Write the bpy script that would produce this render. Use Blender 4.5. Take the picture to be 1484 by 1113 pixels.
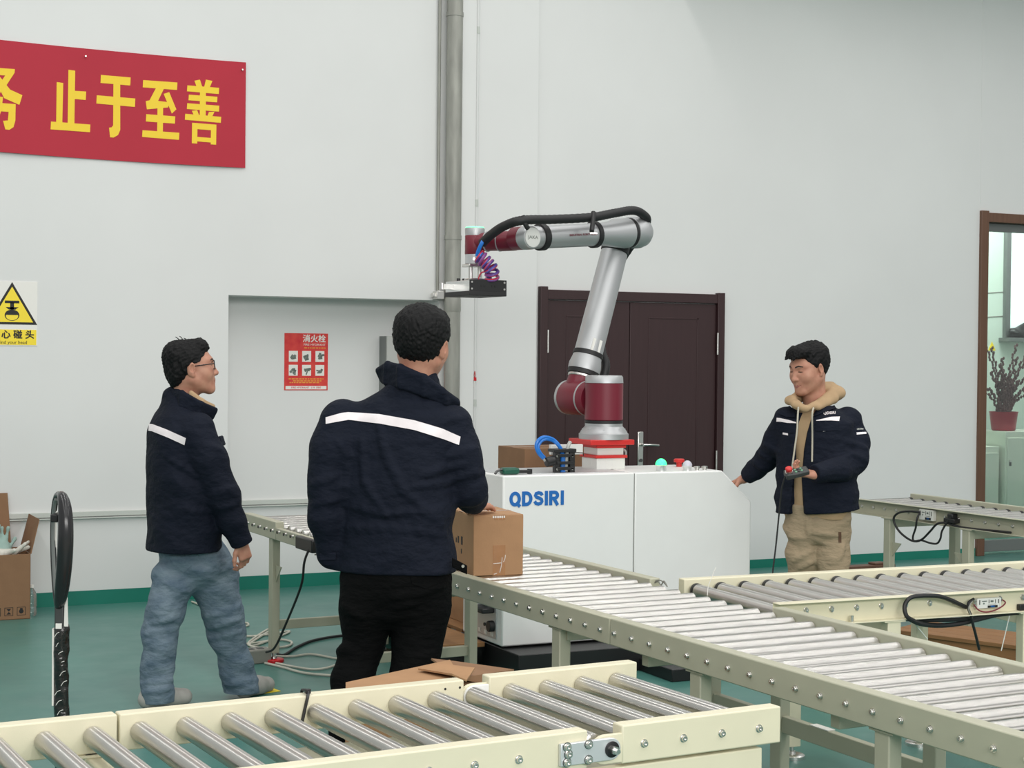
import bpy, bmesh, math, random
import numpy as np
from mathutils import Vector, Matrix, Euler
random.seed(7); rng = np.random.default_rng(7)
for o in list(bpy.data.objects): bpy.data.objects.remove(o)
scene = bpy.context.scene
COL = scene.collection
R = math.radians

# ------------------------------------------------------------------ camera
F = 2350.0; YAW = R(25.0); PITCH = R(-0.95); ROLL = R(0.55); CH = 1.66
_s, _c = math.sin(YAW), math.cos(YAW)
FW0 = Vector((_s, _c, 0)); RT = Vector((_c, -_s, 0)); UP0 = Vector((0, 0, 1))
FW = FW0 * math.cos(PITCH) + UP0 * math.sin(PITCH)
UP1 = UP0 * math.cos(PITCH) - FW0 * math.sin(PITCH)
cam_r = RT * math.cos(ROLL) + UP1 * math.sin(ROLL)
cam_u = UP1 * math.cos(ROLL) - RT * math.sin(ROLL)
cd = bpy.data.cameras.new('camera'); cam = bpy.data.objects.new('camera', cd); COL.objects.link(cam)
cd.sensor_fit = 'HORIZONTAL'; cd.sensor_width = 36; cd.lens = 36 * F / 1484; cd.clip_end = 200
M = Matrix((cam_r, cam_u, -FW)).transposed().to_4x4(); M.translation = (0, 0, CH)
cam.matrix_world = M
scene.camera = cam

# ------------------------------------------------------------------ world, lamps, exposure
scene.view_settings.view_transform = 'Standard'; scene.view_settings.look = 'None'
scene.view_settings.gamma = 1.0; scene.view_settings.use_curve_mapping = False
scene.view_settings.exposure = 0.0
wd = bpy.data.worlds.new('world'); scene.world = wd; wd.use_nodes = True
wd.node_tree.nodes['Background'].inputs['Color'].default_value = (0.99, 1.0, 0.985, 1)
wd.node_tree.nodes['Background'].inputs['Strength'].default_value = 0.50

def area(name, loc, target, sx, sy, power, col=(1, 1, 1)):
    l = bpy.data.lights.new(name, 'AREA'); l.shape = 'RECTANGLE'; l.size = sx; l.size_y = sy
    l.energy = power; l.color = col
    o = bpy.data.objects.new(name, l); COL.objects.link(o); o.location = loc
    d = Vector(target) - Vector(loc)
    o.rotation_euler = d.to_track_quat('-Z', 'Y').to_euler()
    return o
# daylight from the tall windows behind the photographer, and rows of tube lamps under the roof
area('window_light', (1.5, -5.5, 4.2), (4.0, 9.0, 1.4), 9.0, 2.0, 600, (1.0, 0.985, 0.96))
for x in (-1.4, 2.0, 5.4, 8.8):
    area('tube_lamp', (x, 3.5, 6.3), (x, 3.5, 0), 0.11, 12.0, 150, (1.0, 0.99, 0.96))

# ------------------------------------------------------------------ helpers
def ray(x, y):
    a = (x - 742) / F; b = (y - 556.5) / F
    return FW + cam_r * a - cam_u * b
def atd(x, y, d):                       # a point at depth d (metres) in front of the lens
    return Vector((0, 0, CH)) + ray(x, y) * d
def onz(x, y, z):
    r = ray(x, y); return Vector((0, 0, CH)) + r * ((z - CH) / r.z)
def ony(x, y, Y):
    r = ray(x, y); return Vector((0, 0, CH)) + r * (Y / r.y)

MATS = {}
def mat(name, col, rough=0.5, metal=0.0, noise=0.0, nscale=8.0, bump=0.0, bscale=60.0, col2=None, spec=0.5,
        emit=None, estr=0.0, alpha=None, trans=0.0, stretch=None, coat=0.0, sheen=0.0, rvar=0.0, bdist=0.004):
    m = bpy.data.materials.new(name); m.use_nodes = True
    nt = m.node_tree; b = nt.nodes['Principled BSDF']
    b.inputs['Base Color'].default_value = (*col, 1); b.inputs['Roughness'].default_value = rough
    b.inputs['Metallic'].default_value = metal; b.inputs['Specular IOR Level'].default_value = spec
    if coat: b.inputs['Coat Weight'].default_value = coat; b.inputs['Coat Roughness'].default_value = 0.15
    if sheen: b.inputs['Sheen Weight'].default_value = sheen
    if emit: b.inputs['Emission Color'].default_value = (*emit, 1); b.inputs['Emission Strength'].default_value = estr
    if trans: b.inputs['Transmission Weight'].default_value = trans
    if alpha is not None: b.inputs['Alpha'].default_value = alpha
    if noise or bump or rvar:
        tc = nt.nodes.new('ShaderNodeTexCoord'); mp = nt.nodes.new('ShaderNodeMapping')
        nt.links.new(tc.outputs['Object'], mp.inputs['Vector'])
        if stretch: mp.inputs['Scale'].default_value = stretch
    if noise:
        n = nt.nodes.new('ShaderNodeTexNoise'); n.inputs['Scale'].default_value = nscale; n.inputs['Detail'].default_value = 5
        nt.links.new(mp.outputs['Vector'], n.inputs['Vector'])
        rp = nt.nodes.new('ShaderNodeValToRGB')
        c2 = col2 if col2 else tuple(max(0, c * (1 - noise)) for c in col)
        rp.color_ramp.elements[0].position = 0.3; rp.color_ramp.elements[1].position = 0.7
        rp.color_ramp.elements[0].color = (*c2, 1); rp.color_ramp.elements[1].color = (*col, 1)
        nt.links.new(n.outputs['Fac'], rp.inputs['Fac']); nt.links.new(rp.outputs['Color'], b.inputs['Base Color'])
    if rvar:
        n3 = nt.nodes.new('ShaderNodeTexNoise'); n3.inputs['Scale'].default_value = 5; n3.inputs['Detail'].default_value = 4
        nt.links.new(mp.outputs['Vector'], n3.inputs['Vector'])
        mr = nt.nodes.new('ShaderNodeMapRange'); mr.inputs['To Min'].default_value = rough - rvar; mr.inputs['To Max'].default_value = rough + rvar
        nt.links.new(n3.outputs['Fac'], mr.inputs['Value']); nt.links.new(mr.outputs['Result'], b.inputs['Roughness'])
    if bump:
        n2 = nt.nodes.new('ShaderNodeTexNoise'); n2.inputs['Scale'].default_value = bscale; n2.inputs['Detail'].default_value = 3
        nt.links.new(mp.outputs['Vector'], n2.inputs['Vector'])
        bp = nt.nodes.new('ShaderNodeBump'); bp.inputs['Strength'].default_value = bump; bp.inputs['Distance'].default_value = bdist
        nt.links.new(n2.outputs['Fac'], bp.inputs['Height']); nt.links.new(bp.outputs['Normal'], b.inputs['Normal'])
    MATS[name] = m
    return m
def srgb(r, g, b):
    f = lambda v: (v / 255 / 12.92) if v <= 10 else ((v / 255 + 0.055) / 1.055) ** 2.4
    return (f(r), f(g), f(b))

class MB:
    """collects shapes; build() links them as ONE mesh object"""
    def __init__(s): s.v = []; s.f = []
    def add(s, vs, fs):
        n = len(s.v); s.v += [tuple(v) for v in vs]; s.f += [tuple(i + n for i in f) for f in fs]; return s
    def box(s, x0, x1, y0, y1, z0, z1, m=None):
        vs = [Vector(p) for p in ((x0,y0,z0),(x1,y0,z0),(x1,y1,z0),(x0,y1,z0),(x0,y0,z1),(x1,y0,z1),(x1,y1,z1),(x0,y1,z1))]
        if m is not None: vs = [m @ v for v in vs]
        return s.add(vs, [(0,3,2,1),(4,5,6,7),(0,1,5,4),(1,2,6,5),(2,3,7,6),(3,0,4,7)])
    def hexa(s, pts):
        return s.add(pts, [(0,3,2,1),(4,5,6,7),(0,1,5,4),(1,2,6,5),(2,3,7,6),(3,0,4,7)])
    def prism(s, poly, d0, d1, m=None):
        """poly of (a,b) extruded between d0 and d1; a->x, b->z, depth->y before m"""
        n = len(poly); vs = [Vector((a, d0, b)) for a, b in poly] + [Vector((a, d1, b)) for a, b in poly]
        if m is not None: vs = [m @ v for v in vs]
        fs = [tuple(range(n)), tuple(range(2*n-1, n-1, -1))] + [(i, i+n, (i+1) % n + n, (i+1) % n) for i in range(n)]
        return s.add(vs, fs)
    def lathe(s, a, b, prof, seg=24, cap=True):
        """revolve prof [(t, r)] along axis a->b; t in metres from a"""
        a = Vector(a); b = Vector(b); d = (b - a).normalized()
        u = d.orthogonal().normalized(); w = d.cross(u)
        vs = []; fs = []; n = len(prof)
        for t, r in prof:
            for k in range(seg):
                th = 2 * math.pi * k / seg
                vs.append(a + d * t + (u * math.cos(th) + w * math.sin(th)) * r)
        for i in range(n - 1):
            for k in range(seg):
                k2 = (k + 1) % seg
                fs.append((i*seg+k, i*seg+k2, (i+1)*seg+k2, (i+1)*seg+k))
        if cap:
            fs.append(tuple(range(seg-1, -1, -1))); fs.append(tuple(range((n-1)*seg, n*seg)))
        return s.add(vs, fs)
    def cyl(s, a, b, r, seg=20, r2=None):
        L = (Vector(b) - Vector(a)).length
        return s.lathe(a, b, [(0, r), (L, r if r2 is None else r2)], seg)
    def tube(s, pts, r, seg=8, smooth=0, closed=False, flat=None):
        pts = [Vector(p) for p in pts]
        if smooth: pts = spline(pts, smooth, closed)
        n = len(pts); vs = []; fs = []
        up = None
        for i, p in enumerate(pts):
            if closed: t = (pts[(i+1) % n] - pts[i-1]).normalized()
            else: t = (pts[min(i+1, n-1)] - pts[max(i-1, 0)]).normalized()
            if up is None: up = t.orthogonal().normalized()
            up = (up - t * up.dot(t))
            if up.length < 1e-6: up = t.orthogonal()
            up.normalize(); w = t.cross(up)
            rr = r[i * (len(r) - 1) // max(1, n - 1)] if isinstance(r, (list, tuple)) else r
            for k in range(seg):
                th = 2 * math.pi * k / seg
                vs.append(p + (up * math.cos(th) + w * math.sin(th)) * rr)
        for i in range(n if closed else n - 1):
            j = (i + 1) % n
            for k in range(seg):
                k2 = (k + 1) % seg
                fs.append((i*seg+k, i*seg+k2, j*seg+k2, j*seg+k))
        if not closed:
            fs.append(tuple(range(seg-1, -1, -1))); fs.append(tuple(range((n-1)*seg, n*seg)))
        return s.add(vs, fs)
    def sphere(s, c, r, seg=16, rings=10, sc=(1, 1, 1)):
        c = Vector(c); vs = []; fs = []
        for i in range(1, rings):
            ph = math.pi * i / rings
            for k in range(seg):
                th = 2 * math.pi * k / seg
                vs.append(c + Vector((math.sin(ph)*math.cos(th)*sc[0], math.sin(ph)*math.sin(th)*sc[1], math.cos(ph)*sc[2])) * r)
        vs.append(c + Vector((0, 0, r*sc[2]))); vs.append(c - Vector((0, 0, r*sc[2])))
        T = len(vs) - 2; B = T + 1
        for i in range(rings - 2):
            for k in range(seg):
                k2 = (k + 1) % seg
                fs.append((i*seg+k, (i+1)*seg+k, (i+1)*seg+k2, i*seg+k2))
        for k in range(seg):
            k2 = (k + 1) % seg
            fs.append((T, k, k2)); fs.append((B, (rings-2)*seg+k2, (rings-2)*seg+k))
        return s.add(vs, fs)
    def mesh(s, name, material, smooth=40):
        me = bpy.data.meshes.new(name); me.from_pydata(s.v, [], s.f); me.update()
        bm = bmesh.new(); bm.from_mesh(me); bmesh.ops.recalc_face_normals(bm, faces=bm.faces); bm.to_mesh(me); bm.free()
        if smooth:
            me.shade_smooth(); me.set_sharp_from_angle(angle=R(smooth))
        me.materials.append(material if not isinstance(material, str) else MATS[material])
        return me
    def build(s, name, material, parent=None, smooth=40, bevel=0, seg=2):
        return link(name, s.mesh(name, material, smooth), parent, bevel, seg)
def link(name, me, parent=None, bevel=0, seg=2):
    o = bpy.data.objects.new(name, me); COL.objects.link(o)
    if parent is not None: o.parent = parent
    if bevel:
        b = o.modifiers.new('bevel', 'BEVEL'); b.width = bevel; b.segments = seg; b.limit_method = 'ANGLE'; b.angle_limit = R(40)
        b.harden_normals = False
    return o
def spline(pts, sub, closed=False):
    n = len(pts); out = []
    rngi = range(n if closed else n - 1)
    for i in rngi:
        if closed: p0, p1, p2, p3 = pts[i-1], pts[i], pts[(i+1) % n], pts[(i+2) % n]
        else: p0, p1, p2, p3 = pts[max(i-1, 0)], pts[i], pts[i+1], pts[min(i+2, n-1)]
        for k in range(sub):
            t = k / sub
            out.append(0.5 * ((2*p1) + (p2 - p0)*t + (2*p0 - 5*p1 + 4*p2 - p3)*t*t + (3*p1 - p0 - 3*p2 + p3)*t*t*t))
    if not closed: out.append(pts[-1])
    return out
def empty(name, loc=(0, 0, 0), rz=0):
    o = bpy.data.objects.new(name, None); COL.objects.link(o); o.location = loc; o.rotation_euler = (0, 0, rz)
    o.empty_display_size = 0.1
    return o
def tag(o, label=None, cat=None, group=None, kind=None):
    if label: o['label'] = label
    if cat: o['category'] = cat
    if group: o['group'] = group
    if kind: o['kind'] = kind
    return o
def thing(name, label, cat, loc=(0, 0, 0), rz=0, group=None):
    return tag(empty(name, loc, rz), label, cat, group)
def struct(o): o['kind'] = 'structure'; return o
def text(name, s, size, material, parent, mtx, thick=0.0006, offset=0.0, sx=1.0, align='CENTER', bold=None):
    cu = bpy.data.curves.new(name, 'FONT'); cu.body = s; cu.size = size; cu.extrude = thick; cu.offset = offset
    cu.align_x = align; cu.align_y = 'CENTER'; cu.resolution_u = 3
    o = bpy.data.objects.new(name, cu); COL.objects.link(o)
    dg = bpy.context.evaluated_depsgraph_get(); me = bpy.data.meshes.new_from_object(o.evaluated_get(dg))
    bpy.data.objects.remove(o); bpy.data.curves.remove(cu)
    me.materials.clear(); me.materials.append(MATS[material])
    me.transform(mtx @ Matrix.Diagonal((sx, 1, 1, 1)))
    if bold:                            # heavier strokes: the same glyphs set again a hair to each side
        bm = bmesh.new(); bm.from_mesh(me); src = bm.verts[:] + bm.edges[:] + bm.faces[:]; vx = mtx.to_3x3() @ Vector((1, 0, 0)); vy = mtx.to_3x3() @ Vector((0, 1, 0)); vz = mtx.to_3x3() @ Vector((0, 0, 1))
        for k, (u, w) in enumerate(((1, 0), (-1, 0), (0, 1), (0, -1))):
            g = bmesh.ops.duplicate(bm, geom=src)['geom']; bmesh.ops.translate(bm, vec=vx * u * bold + vy * w * bold + vz * .00008 * (k + 1), verts=[q for q in g if isinstance(q, bmesh.types.BMVert)])
        bm.to_mesh(me); bm.free()
    return link(name, me, parent)
def frame(origin, xdir, zdir):
    """matrix whose local x runs along xdir, local y along zdir (text up), local z out of the face"""
    x = Vector(xdir).normalized(); y = Vector(zdir); y = (y - x * y.dot(x)).normalized(); z = x.cross(y)
    m = Matrix((x, y, z)).transposed().to_4x4(); m.translation = origin
    return m

# ------------------------------------------------------------------ materials
mat('wall_paint', (0.76, 0.765, 0.755), 0.6, noise=0.04, nscale=1.2, bump=0.08, bscale=25)
mat('floor_epoxy', srgb(76, 130, 120), 0.34, noise=0.1, nscale=1.6, col2=srgb(66, 116, 109), bump=0.05, bscale=6, rvar=0.1)
mat('green_paint', srgb(16, 122, 104), 0.5, noise=0.12, nscale=5)
mat('cream_coat', srgb(226, 220, 193), 0.42, noise=0.04, nscale=9, bump=0.04, bscale=300)
mat('grey_coat', srgb(182, 181, 160), 0.42, noise=0.05, nscale=9, bump=0.04, bscale=300)
mat('steel_roller', (0.60, 0.585, 0.56), 0.28, 1.0, noise=0.06, nscale=14, stretch=(1, 1, 1))
_nt = MATS['steel_roller'].node_tree; _b = _nt.nodes['Principled BSDF']      # turned steel: scatters along the roller's axis
_tg = _nt.nodes.new('ShaderNodeTangent'); _tg.direction_type = 'RADIAL'; _tg.axis = 'Y'; _nt.links.new(_tg.outputs['Tangent'], _b.inputs['Tangent'])
_b.inputs['Anisotropic'].default_value = 0.92; _b.inputs['Anisotropic Rotation'].default_value = 0.25
mat('zinc', (0.70, 0.69, 0.66), 0.28, 1.0)
mat('dark_steel', (0.12, 0.12, 0.12), 0.4, 0.8)
mat('black_plastic', (0.012, 0.012, 0.013), 0.4)
mat('black_rubber', (0.014, 0.014, 0.015), 0.55, bump=0.1, bscale=200)
mat('black_gloss', (0.018, 0.018, 0.020), 0.22)
mat('aluminium', (0.72, 0.73, 0.73), 0.32, 0.9)
mat('white_paint', (0.86, 0.865, 0.85), 0.4, noise=0.02)
mat('white_plastic', (0.8, 0.8, 0.8), 0.4)
mat('cardboard', srgb(174, 134, 97), 0.8, noise=0.1, nscale=12, bump=0.12, bscale=120)
mat('cardboard_dark', srgb(144, 109, 80), 0.85, noise=0.12, nscale=10, bump=0.12, bscale=120)
mat('tape', srgb(168, 120, 78), 0.22, noise=0.1, nscale=30)
mat('maroon_wood', srgb(58, 36, 38), 0.45, noise=0.12, nscale=6, stretch=(8, 8, .6), bump=0.06, bscale=50)
mat('brown_wood', srgb(110, 78, 60), 0.5, noise=0.2, nscale=6, stretch=(10, 10, .5))
mat('pale_wood', srgb(170, 124, 80), 0.7, noise=0.25, nscale=9, stretch=(.6, 8, 8), bump=0.1)
mat('red_cloth', srgb(186, 38, 58), 0.7, noise=0.06, nscale=3)
mat('yellow_print', srgb(248, 212, 60), 0.7)
mat('ink_black', (0.01, 0.01, 0.01), 0.6)
mat('sign_yellow', srgb(250, 222, 40), 0.45)
mat('poster_red', srgb(206, 30, 44), 0.35, noise=0.35, nscale=14, col2=srgb(226, 74, 60))
mat('paper_white', srgb(236, 234, 228), 0.5)
mat('print_gold', srgb(232, 160, 60), 0.5)
mat('print_grey', srgb(120, 132, 124), 0.5, noise=0.6, nscale=60)
mat('red_paint', srgb(200, 30, 38), 0.35)
mat('blue_print', srgb(28, 106, 184), 0.4)
mat('glass', (0.9, 0.97, 0.95), 0.02, trans=1.0)
# ================================================================== the setting
WY = 10.85; NY = 11.15; NZ = 2.065; NX0 = 2.92; NX1 = 4.47; TOP = 6.6
D2X0, D2X1, D2Z = 9.44, 11.2, 2.93
b = MB(); b.box(-9, 16, -7, 14.2, -0.1, 0); struct(b.build('floor', 'floor_epoxy', smooth=0))
b = MB()
b.box(-9, NX0, WY, NY + .25, 0, TOP); b.box(NX0, NX1, WY, NY + .25, NZ, TOP); b.box(NX1, D2X0, WY, NY + .25, 0, TOP)
b.box(D2X0, D2X1, WY, NY + .25, D2Z, TOP); b.box(D2X1, 16, WY, NY + .25, 0, TOP)
struct(b.build('wall_back', 'wall_paint', smooth=0))
b = MB(); b.box(NX0 - .02, NX1 + .02, NY, NY + .2, 0, NZ + .02); struct(b.build('wall_alcove', 'wall_paint', smooth=0))
# pilaster with the pipe beside it: it stands a little proud of the wall
b = MB(); b.box(4.62, 5.24, WY - .035, WY + .01, 0, TOP); struct(b.build('trim_1', 'wall_paint', smooth=0, bevel=.004))
b = MB(); b.box(4.60, 4.715, WY - .085, WY - .03, 0, TOP); struct(b.build('trim_2', 'wall_paint', smooth=0, bevel=.006))
# baseboards: a band of green paint, slightly proud
for nm, x0, x1, y, h in (('baseboard_left', -9, NX0, WY, .094), ('baseboard_alcove', NX0, NX1, NY, .094),
                         ('baseboard_right', 5.24, D2X0, WY, .068), ('baseboard_middle', NX1, 5.24, WY - .035, .085)):
    if nm == 'baseboard_right':
        b = MB(); b.box(x0, 5.262, y - .006, y + .01, 0, h); b.box(6.88, x1, y - .006, y + .01, 0, h)
    else:
        b = MB(); b.box(x0, x1, y - .006, y + .01, 0, h)
    struct(b.build(nm, 'green_paint', smooth=0))
# thin service rail on the left wall and in the alcove
mat('rail_grey', srgb(198, 202, 196), .5)
for nm, x0, x1, y, z in (('trim_3', -9, NX0, WY, .585), ('trim_4', NX0, NX1, NY, .60)):
    b = MB(); b.box(x0, x1, y - .022, y, z, z + .032); b.box(x0, x1, y - .03, y, z - .014, z - .006)
    for k in range(3): b.box(x0 + 8.1 + k * 1.1, x0 + 8.104 + k * 1.1, y - .0235, y, z, z + .032)
    struct(b.build(nm, 'rail_grey', smooth=0, bevel=.003))
# faint joints between the wall panels right of the double door
for k, X in enumerate((9.44,)):
    b = MB(); b.box(X - .004, X + .004, WY - .003, WY, D2Z + .08, TOP); struct(b.build('trim_5', 'wall_paint', smooth=0))

# added unseen beam above the frame, there only to shade the right wall's top
b = MB(); b.box(6.2, 16, WY - 1.0, WY - .2, 4.95, 5.3); struct(b.build('shade_beam', 'rail_grey', smooth=0))
# ---- double door
dz = 2.165; DX0, DX1 = 5.265, 6.87
door = struct(empty('door_1', (0, 0, 0)))
for x0, x1, z1 in ((DX0, DX0 + .062, dz + .022), (DX1 - .062, DX1, dz + .012)):
    b = MB(); b.box(x0, x1, WY - .05, WY, 0, z1); b.build('jamb', 'maroon_wood', door, bevel=.004)
b = MB(); b.box(DX0 + .06, DX1 - .06, WY - .042, WY, dz - .072, dz); b.build('lintel', 'maroon_wood', door, bevel=.004)
xm = 6.035
for x0, x1, g0, g1 in ((DX0 + .066, xm - .003, .18, .60), (xm + .003, DX1 - .066, .14, .62)):
    lf = MB().box(x0, x1, WY - .022, WY, 0.01, dz - .078).build('door_leaf', 'maroon_wood', door, bevel=.003)
    w = x1 - x0
    p = MB()                             # raised panel border
    pa, pb = x0 + .16, x1 - .16
    for (za, zb) in ((.12, .56), (.68, dz - .2)):
        p.box(pa, pb, WY - .0255, WY - .021, za, za + .012); p.box(pa, pb, WY - .0255, WY - .021, zb, zb + .012)
        p.box(pa, pa + .012, WY - .0255, WY - .021, za, zb); p.box(pb - .012, pb, WY - .0255, WY - .021, za, zb + .012)
    p.build('panel_moulding', 'maroon_wood', lf, bevel=.002)
for x in (DX0 + .064, DX1 - .064):
    for z in (.86, 1.78):
        MB().cyl((x, WY - .048, z - .085), (x, WY - .048, z + .085), .0075, 10).build('hinge', 'zinc', door)
b = MB(); b.box(xm + .075, xm + .125, WY - .034, WY - .02, .80, 1.10)
hp = b.build('handle_plate', 'zinc', door, bevel=.006)
b = MB(); b.cyl((xm + .1, WY - .03, 1.0), (xm + .1, WY - .085, 1.0), .011, 12); b.tube([(xm + .1, WY - .08, 1.0), (xm + .17, WY - .085, 1.0), (xm + .235, WY - .075, .995)], .009, 8, 4)
b.build('door_handle', 'zinc', hp)
MB().cyl((xm + .1, WY - .03, .88), (xm + .1, WY - .044, .88), .014, 14).build('keyhole', 'dark_steel', hp)

# ---- framed glass door at the right edge, with the office behind it
mat('grey_frame', srgb(120, 124, 122), .4, .3)
fr = struct(empty('door_2'))
b = MB(); b.box(D2X0 - .005, D2X0 + .075, WY - .03, WY + .2, 0, D2Z + .015); b.build('jamb', 'brown_wood', fr, bevel=.004)
b = MB(); b.box(D2X1 - .075, D2X1 + .005, WY - .03, WY + .2, 0, D2Z + .015); b.build('jamb', 'brown_wood', fr, bevel=.004)
b = MB(); b.box(D2X0 + .07, D2X1 - .07, WY - .024, WY + .2, D2Z - .08, D2Z); b.build('lintel', 'brown_wood', fr, bevel=.004)
b = MB(); x0, x1 = D2X0 + .075, D2X1 - .075
b.box(x0, x0 + .05, WY + .06, WY + .11, .02, D2Z - .08); b.box(x1 - .05, x1, WY + .06, WY + .11, .02, D2Z - .08)
b.box(x0 + .05, x1 - .05, WY + .06, WY + .11, D2Z - .15, D2Z - .08); b.box(x0 + .05, x1 - .05, WY + .06, WY + .11, .02, .12)
b.build('glazing_frame', 'grey_frame', fr, bevel=.003)
MB().box(x0 + .045, x1 - .045, WY + .082, WY + .088, .11, D2Z - .145).build('glass_pane', 'glass', fr, smooth=0)
# the office
OY = 12.9
mat('office_wall', srgb(214, 228, 216), .6, noise=.05, nscale=1.5)
b = MB(); b.box(8.4, 16, OY, OY + .1, 0, 4.2); struct(b.build('wall_office', 'office_wall', smooth=0))
b = MB(); b.box(8.4, 8.5, 11.4, OY, 0, 4.2); struct(b.build('wall_office_left', 'office_wall', smooth=0))
# rear window of the office with its sill
w = struct(empty('window_1'))
wx0 = ony(1455, 300, OY).x; wz0 = ony(1470, 490, OY).z
mat('daylight_pane', (.9, .97, .95), .2, emit=(.9, 1, .97), estr=.55)
b = MB(); b.box(wx0, wx0 + .06, OY - .05, OY, wz0, 3.6); b.box(wx0, 14, OY - .05, OY, 3.55, 3.6); b.build('window_frame', 'grey_frame', w, bevel=.003)
MB().box(wx0 + .06, 14, OY - .02, OY - .01, wz0, 3.55).build('window_pane', 'daylight_pane', w, smooth=0)
MB().box(wx0 - .05, 14, OY - .16, OY, wz0 - .04, wz0).build('window_sill', 'grey_frame', w, bevel=.004)
area('office_lamp', (10.8, 12.0, 4.0), (11, 12.2, 0), 1.2, 1.2, 70, (.93, 1, .96))

# ---- pipes
mat('pipe_grey', srgb(168, 168, 160), .5, .15, noise=.35, nscale=5, stretch=(3, 3, .6))
pp = thing('drain_pipe', 'thick grey vertical pipe at the alcove corner', 'pipe', (4.545, WY - .075, 0))
MB().cyl((0, 0, 0), (0, 0, TOP), .058, 24).build('pipe', 'pipe_grey', pp)
for z in (1.98, 4.9): MB().lathe((0, 0, z), (0, 0, z + .1), [(0, .058), (.01, .061), (.09, .061), (.1, .058)], 24).build('coupling', 'pipe_grey', pp)
for z in (.9, 2.5, 4.1):
    b = MB(); b.cyl((0, 0, z), (0, 0, z + .03), .062, 20); b.box(-.02, .02, 0, .075, z, z + .03); b.build('pipe_clamp', 'pipe_grey', pp)
cp = thing('conduit', 'thin white conduit running down the pilaster', 'conduit', (4.735, WY - .05, 0))
MB().cyl((0, 0, .02), (0, 0, TOP), .012, 12).build('tube', 'wall_paint', cp)
for z in (1.3, 2.75, 4.0):
    MB().cyl((0, 0, z), (0, 0, z + .05), .016, 12).build('connector', 'rail_grey', cp)
cp2 = thing('conduit', 'slim grey conduit left of the thick pipe', 'conduit', (4.45, WY - .02, 0))
MB().cyl((0, 0, 2.1), (0, 0, TOP), .011, 12).build('tube', 'pipe_grey', cp2)
b = MB(); b.box(-.03, .03, -.06, .02, 2.07, 2.13); b.box(-.05, -.02, -.04, 0, 2.085, 2.115); b.build('junction_box', 'zinc', cp2, bevel=.004)
# small red key tag hanging by the conduit
q = ony(688, 548, WY - .07)
kt = thing('key_tag', 'small red tag hanging on the pilaster conduit', 'tag', q)
MB().tube([(0, 0, .05), (.006, 0, .02), (0, 0, 0), (-.006, 0, .02), (0, 0, .05)], .0025, 6).build('loop', 'red_paint', kt)
MB().box(-.013, .013, -.004, .004, -.02, .006).build('tab', 'red_paint', kt, bevel=.002)
MB().tube([(-.004, 0, -.02), (-.006, 0, -.07)], .003, 6).build('key', 'zinc', kt)

# ---- hydrant cabinet in the alcove, mostly behind the middle man's head
hc = thing('hydrant_cabinet', 'red fire hose cabinet with grey frame behind a man\'s head', 'cabinet', (0, 0, 0))
hx0 = ony(561, 490, NY - .16).x; hx1 = ony(642, 540, NY - .16).x; hz1 = ony(565, 487, NY - .16).z; hz0 = hz1 - .85
b = MB(); b.box(hx0, hx1, NY - .14, NY, hz0, hz1); b.build('case', 'grey_frame', hc)
mat('cabinet_grey', srgb(186, 188, 184), .4, .2)
b = MB(); fw_ = .17
for a in ((hx0, hx0 + fw_, hz0, hz1), (hx0 + fw_, hx1, hz1 - .05, hz1), (hx0 + fw_, hx1, hz0, hz0 + .05)):
    b.box(a[0], a[1], NY - .165, NY - .1405, a[2], a[3])
b.build('door_frame', 'cabinet_grey', hc)
MB().box(hx0 + fw_ + .001, hx1 + .02, NY - .155, NY - .141, hz0 + .051, hz1 - .051).build('door_panel', 'red_paint', hc, bevel=.003)

# ================================================================== banner
def poly_mesh(polys, th):
    b = MB()
    for p in polys: b.prism(p, 0, -th)
    return b
bx0, bx1 = 0.7, 3.027
def ban(X, t):                             # t 0 bottom .. 1 top : cloth surface
    zt = 3.653 + .006 * math.sin(X * 2.1) + max(0, (2.9 - X)) * .004
    zb = 2.936 + .008 * math.sin(X * 1.7 + 1) + max(0, (2.9 - X)) * .006
    return Vector((X, WY - .012 - .006 * math.sin(X * 5.3 + t * 2) * (1 - t * .5) - .004, zb + (zt - zb) * t))
bn = thing('banner', 'wide red cloth banner with yellow characters high on the left wall', 'banner', (0, 0, 0))
b = MB(); NXX, NT = 90, 8
g = [[ban(bx0 + (bx1 - bx0) * i / NXX, j / NT) for j in range(NT + 1)] for i in range(NXX + 1)]
vs = [p for r_ in g for p in r_]; vs += [p + Vector((0, .003, 0)) for p in vs]; N = (NXX + 1) * (NT + 1)
fs = []
for i in range(NXX):
    for j in range(NT):
        a = i * (NT + 1) + j; c = a + NT + 1
        fs.append((a, c, c + 1, a + 1)); fs.append((N + a, N + a + 1, N + c + 1, N + c))
for i in range(NXX):
    a = i * (NT + 1); c = a + NT + 1
    fs.append((a, N + a, N + c, c)); a += NT; c += NT; fs.append((a, c, N + c, N + a))
for j in range(NT):
    a = NXX * (NT + 1) + j; fs.append((a, a + 1, N + a + 1, N + a)); fs.append((j, N + j, N + j + 1, j + 1))
b.add(vs, fs); b.build('cloth', 'red_cloth', bn)
for X in (1.95, 3.0): MB().cyl((X, WY - .03, 3.6), (X, WY - .012, 3.6), .006, 10).build('eyelet', 'zinc', bn)
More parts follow.
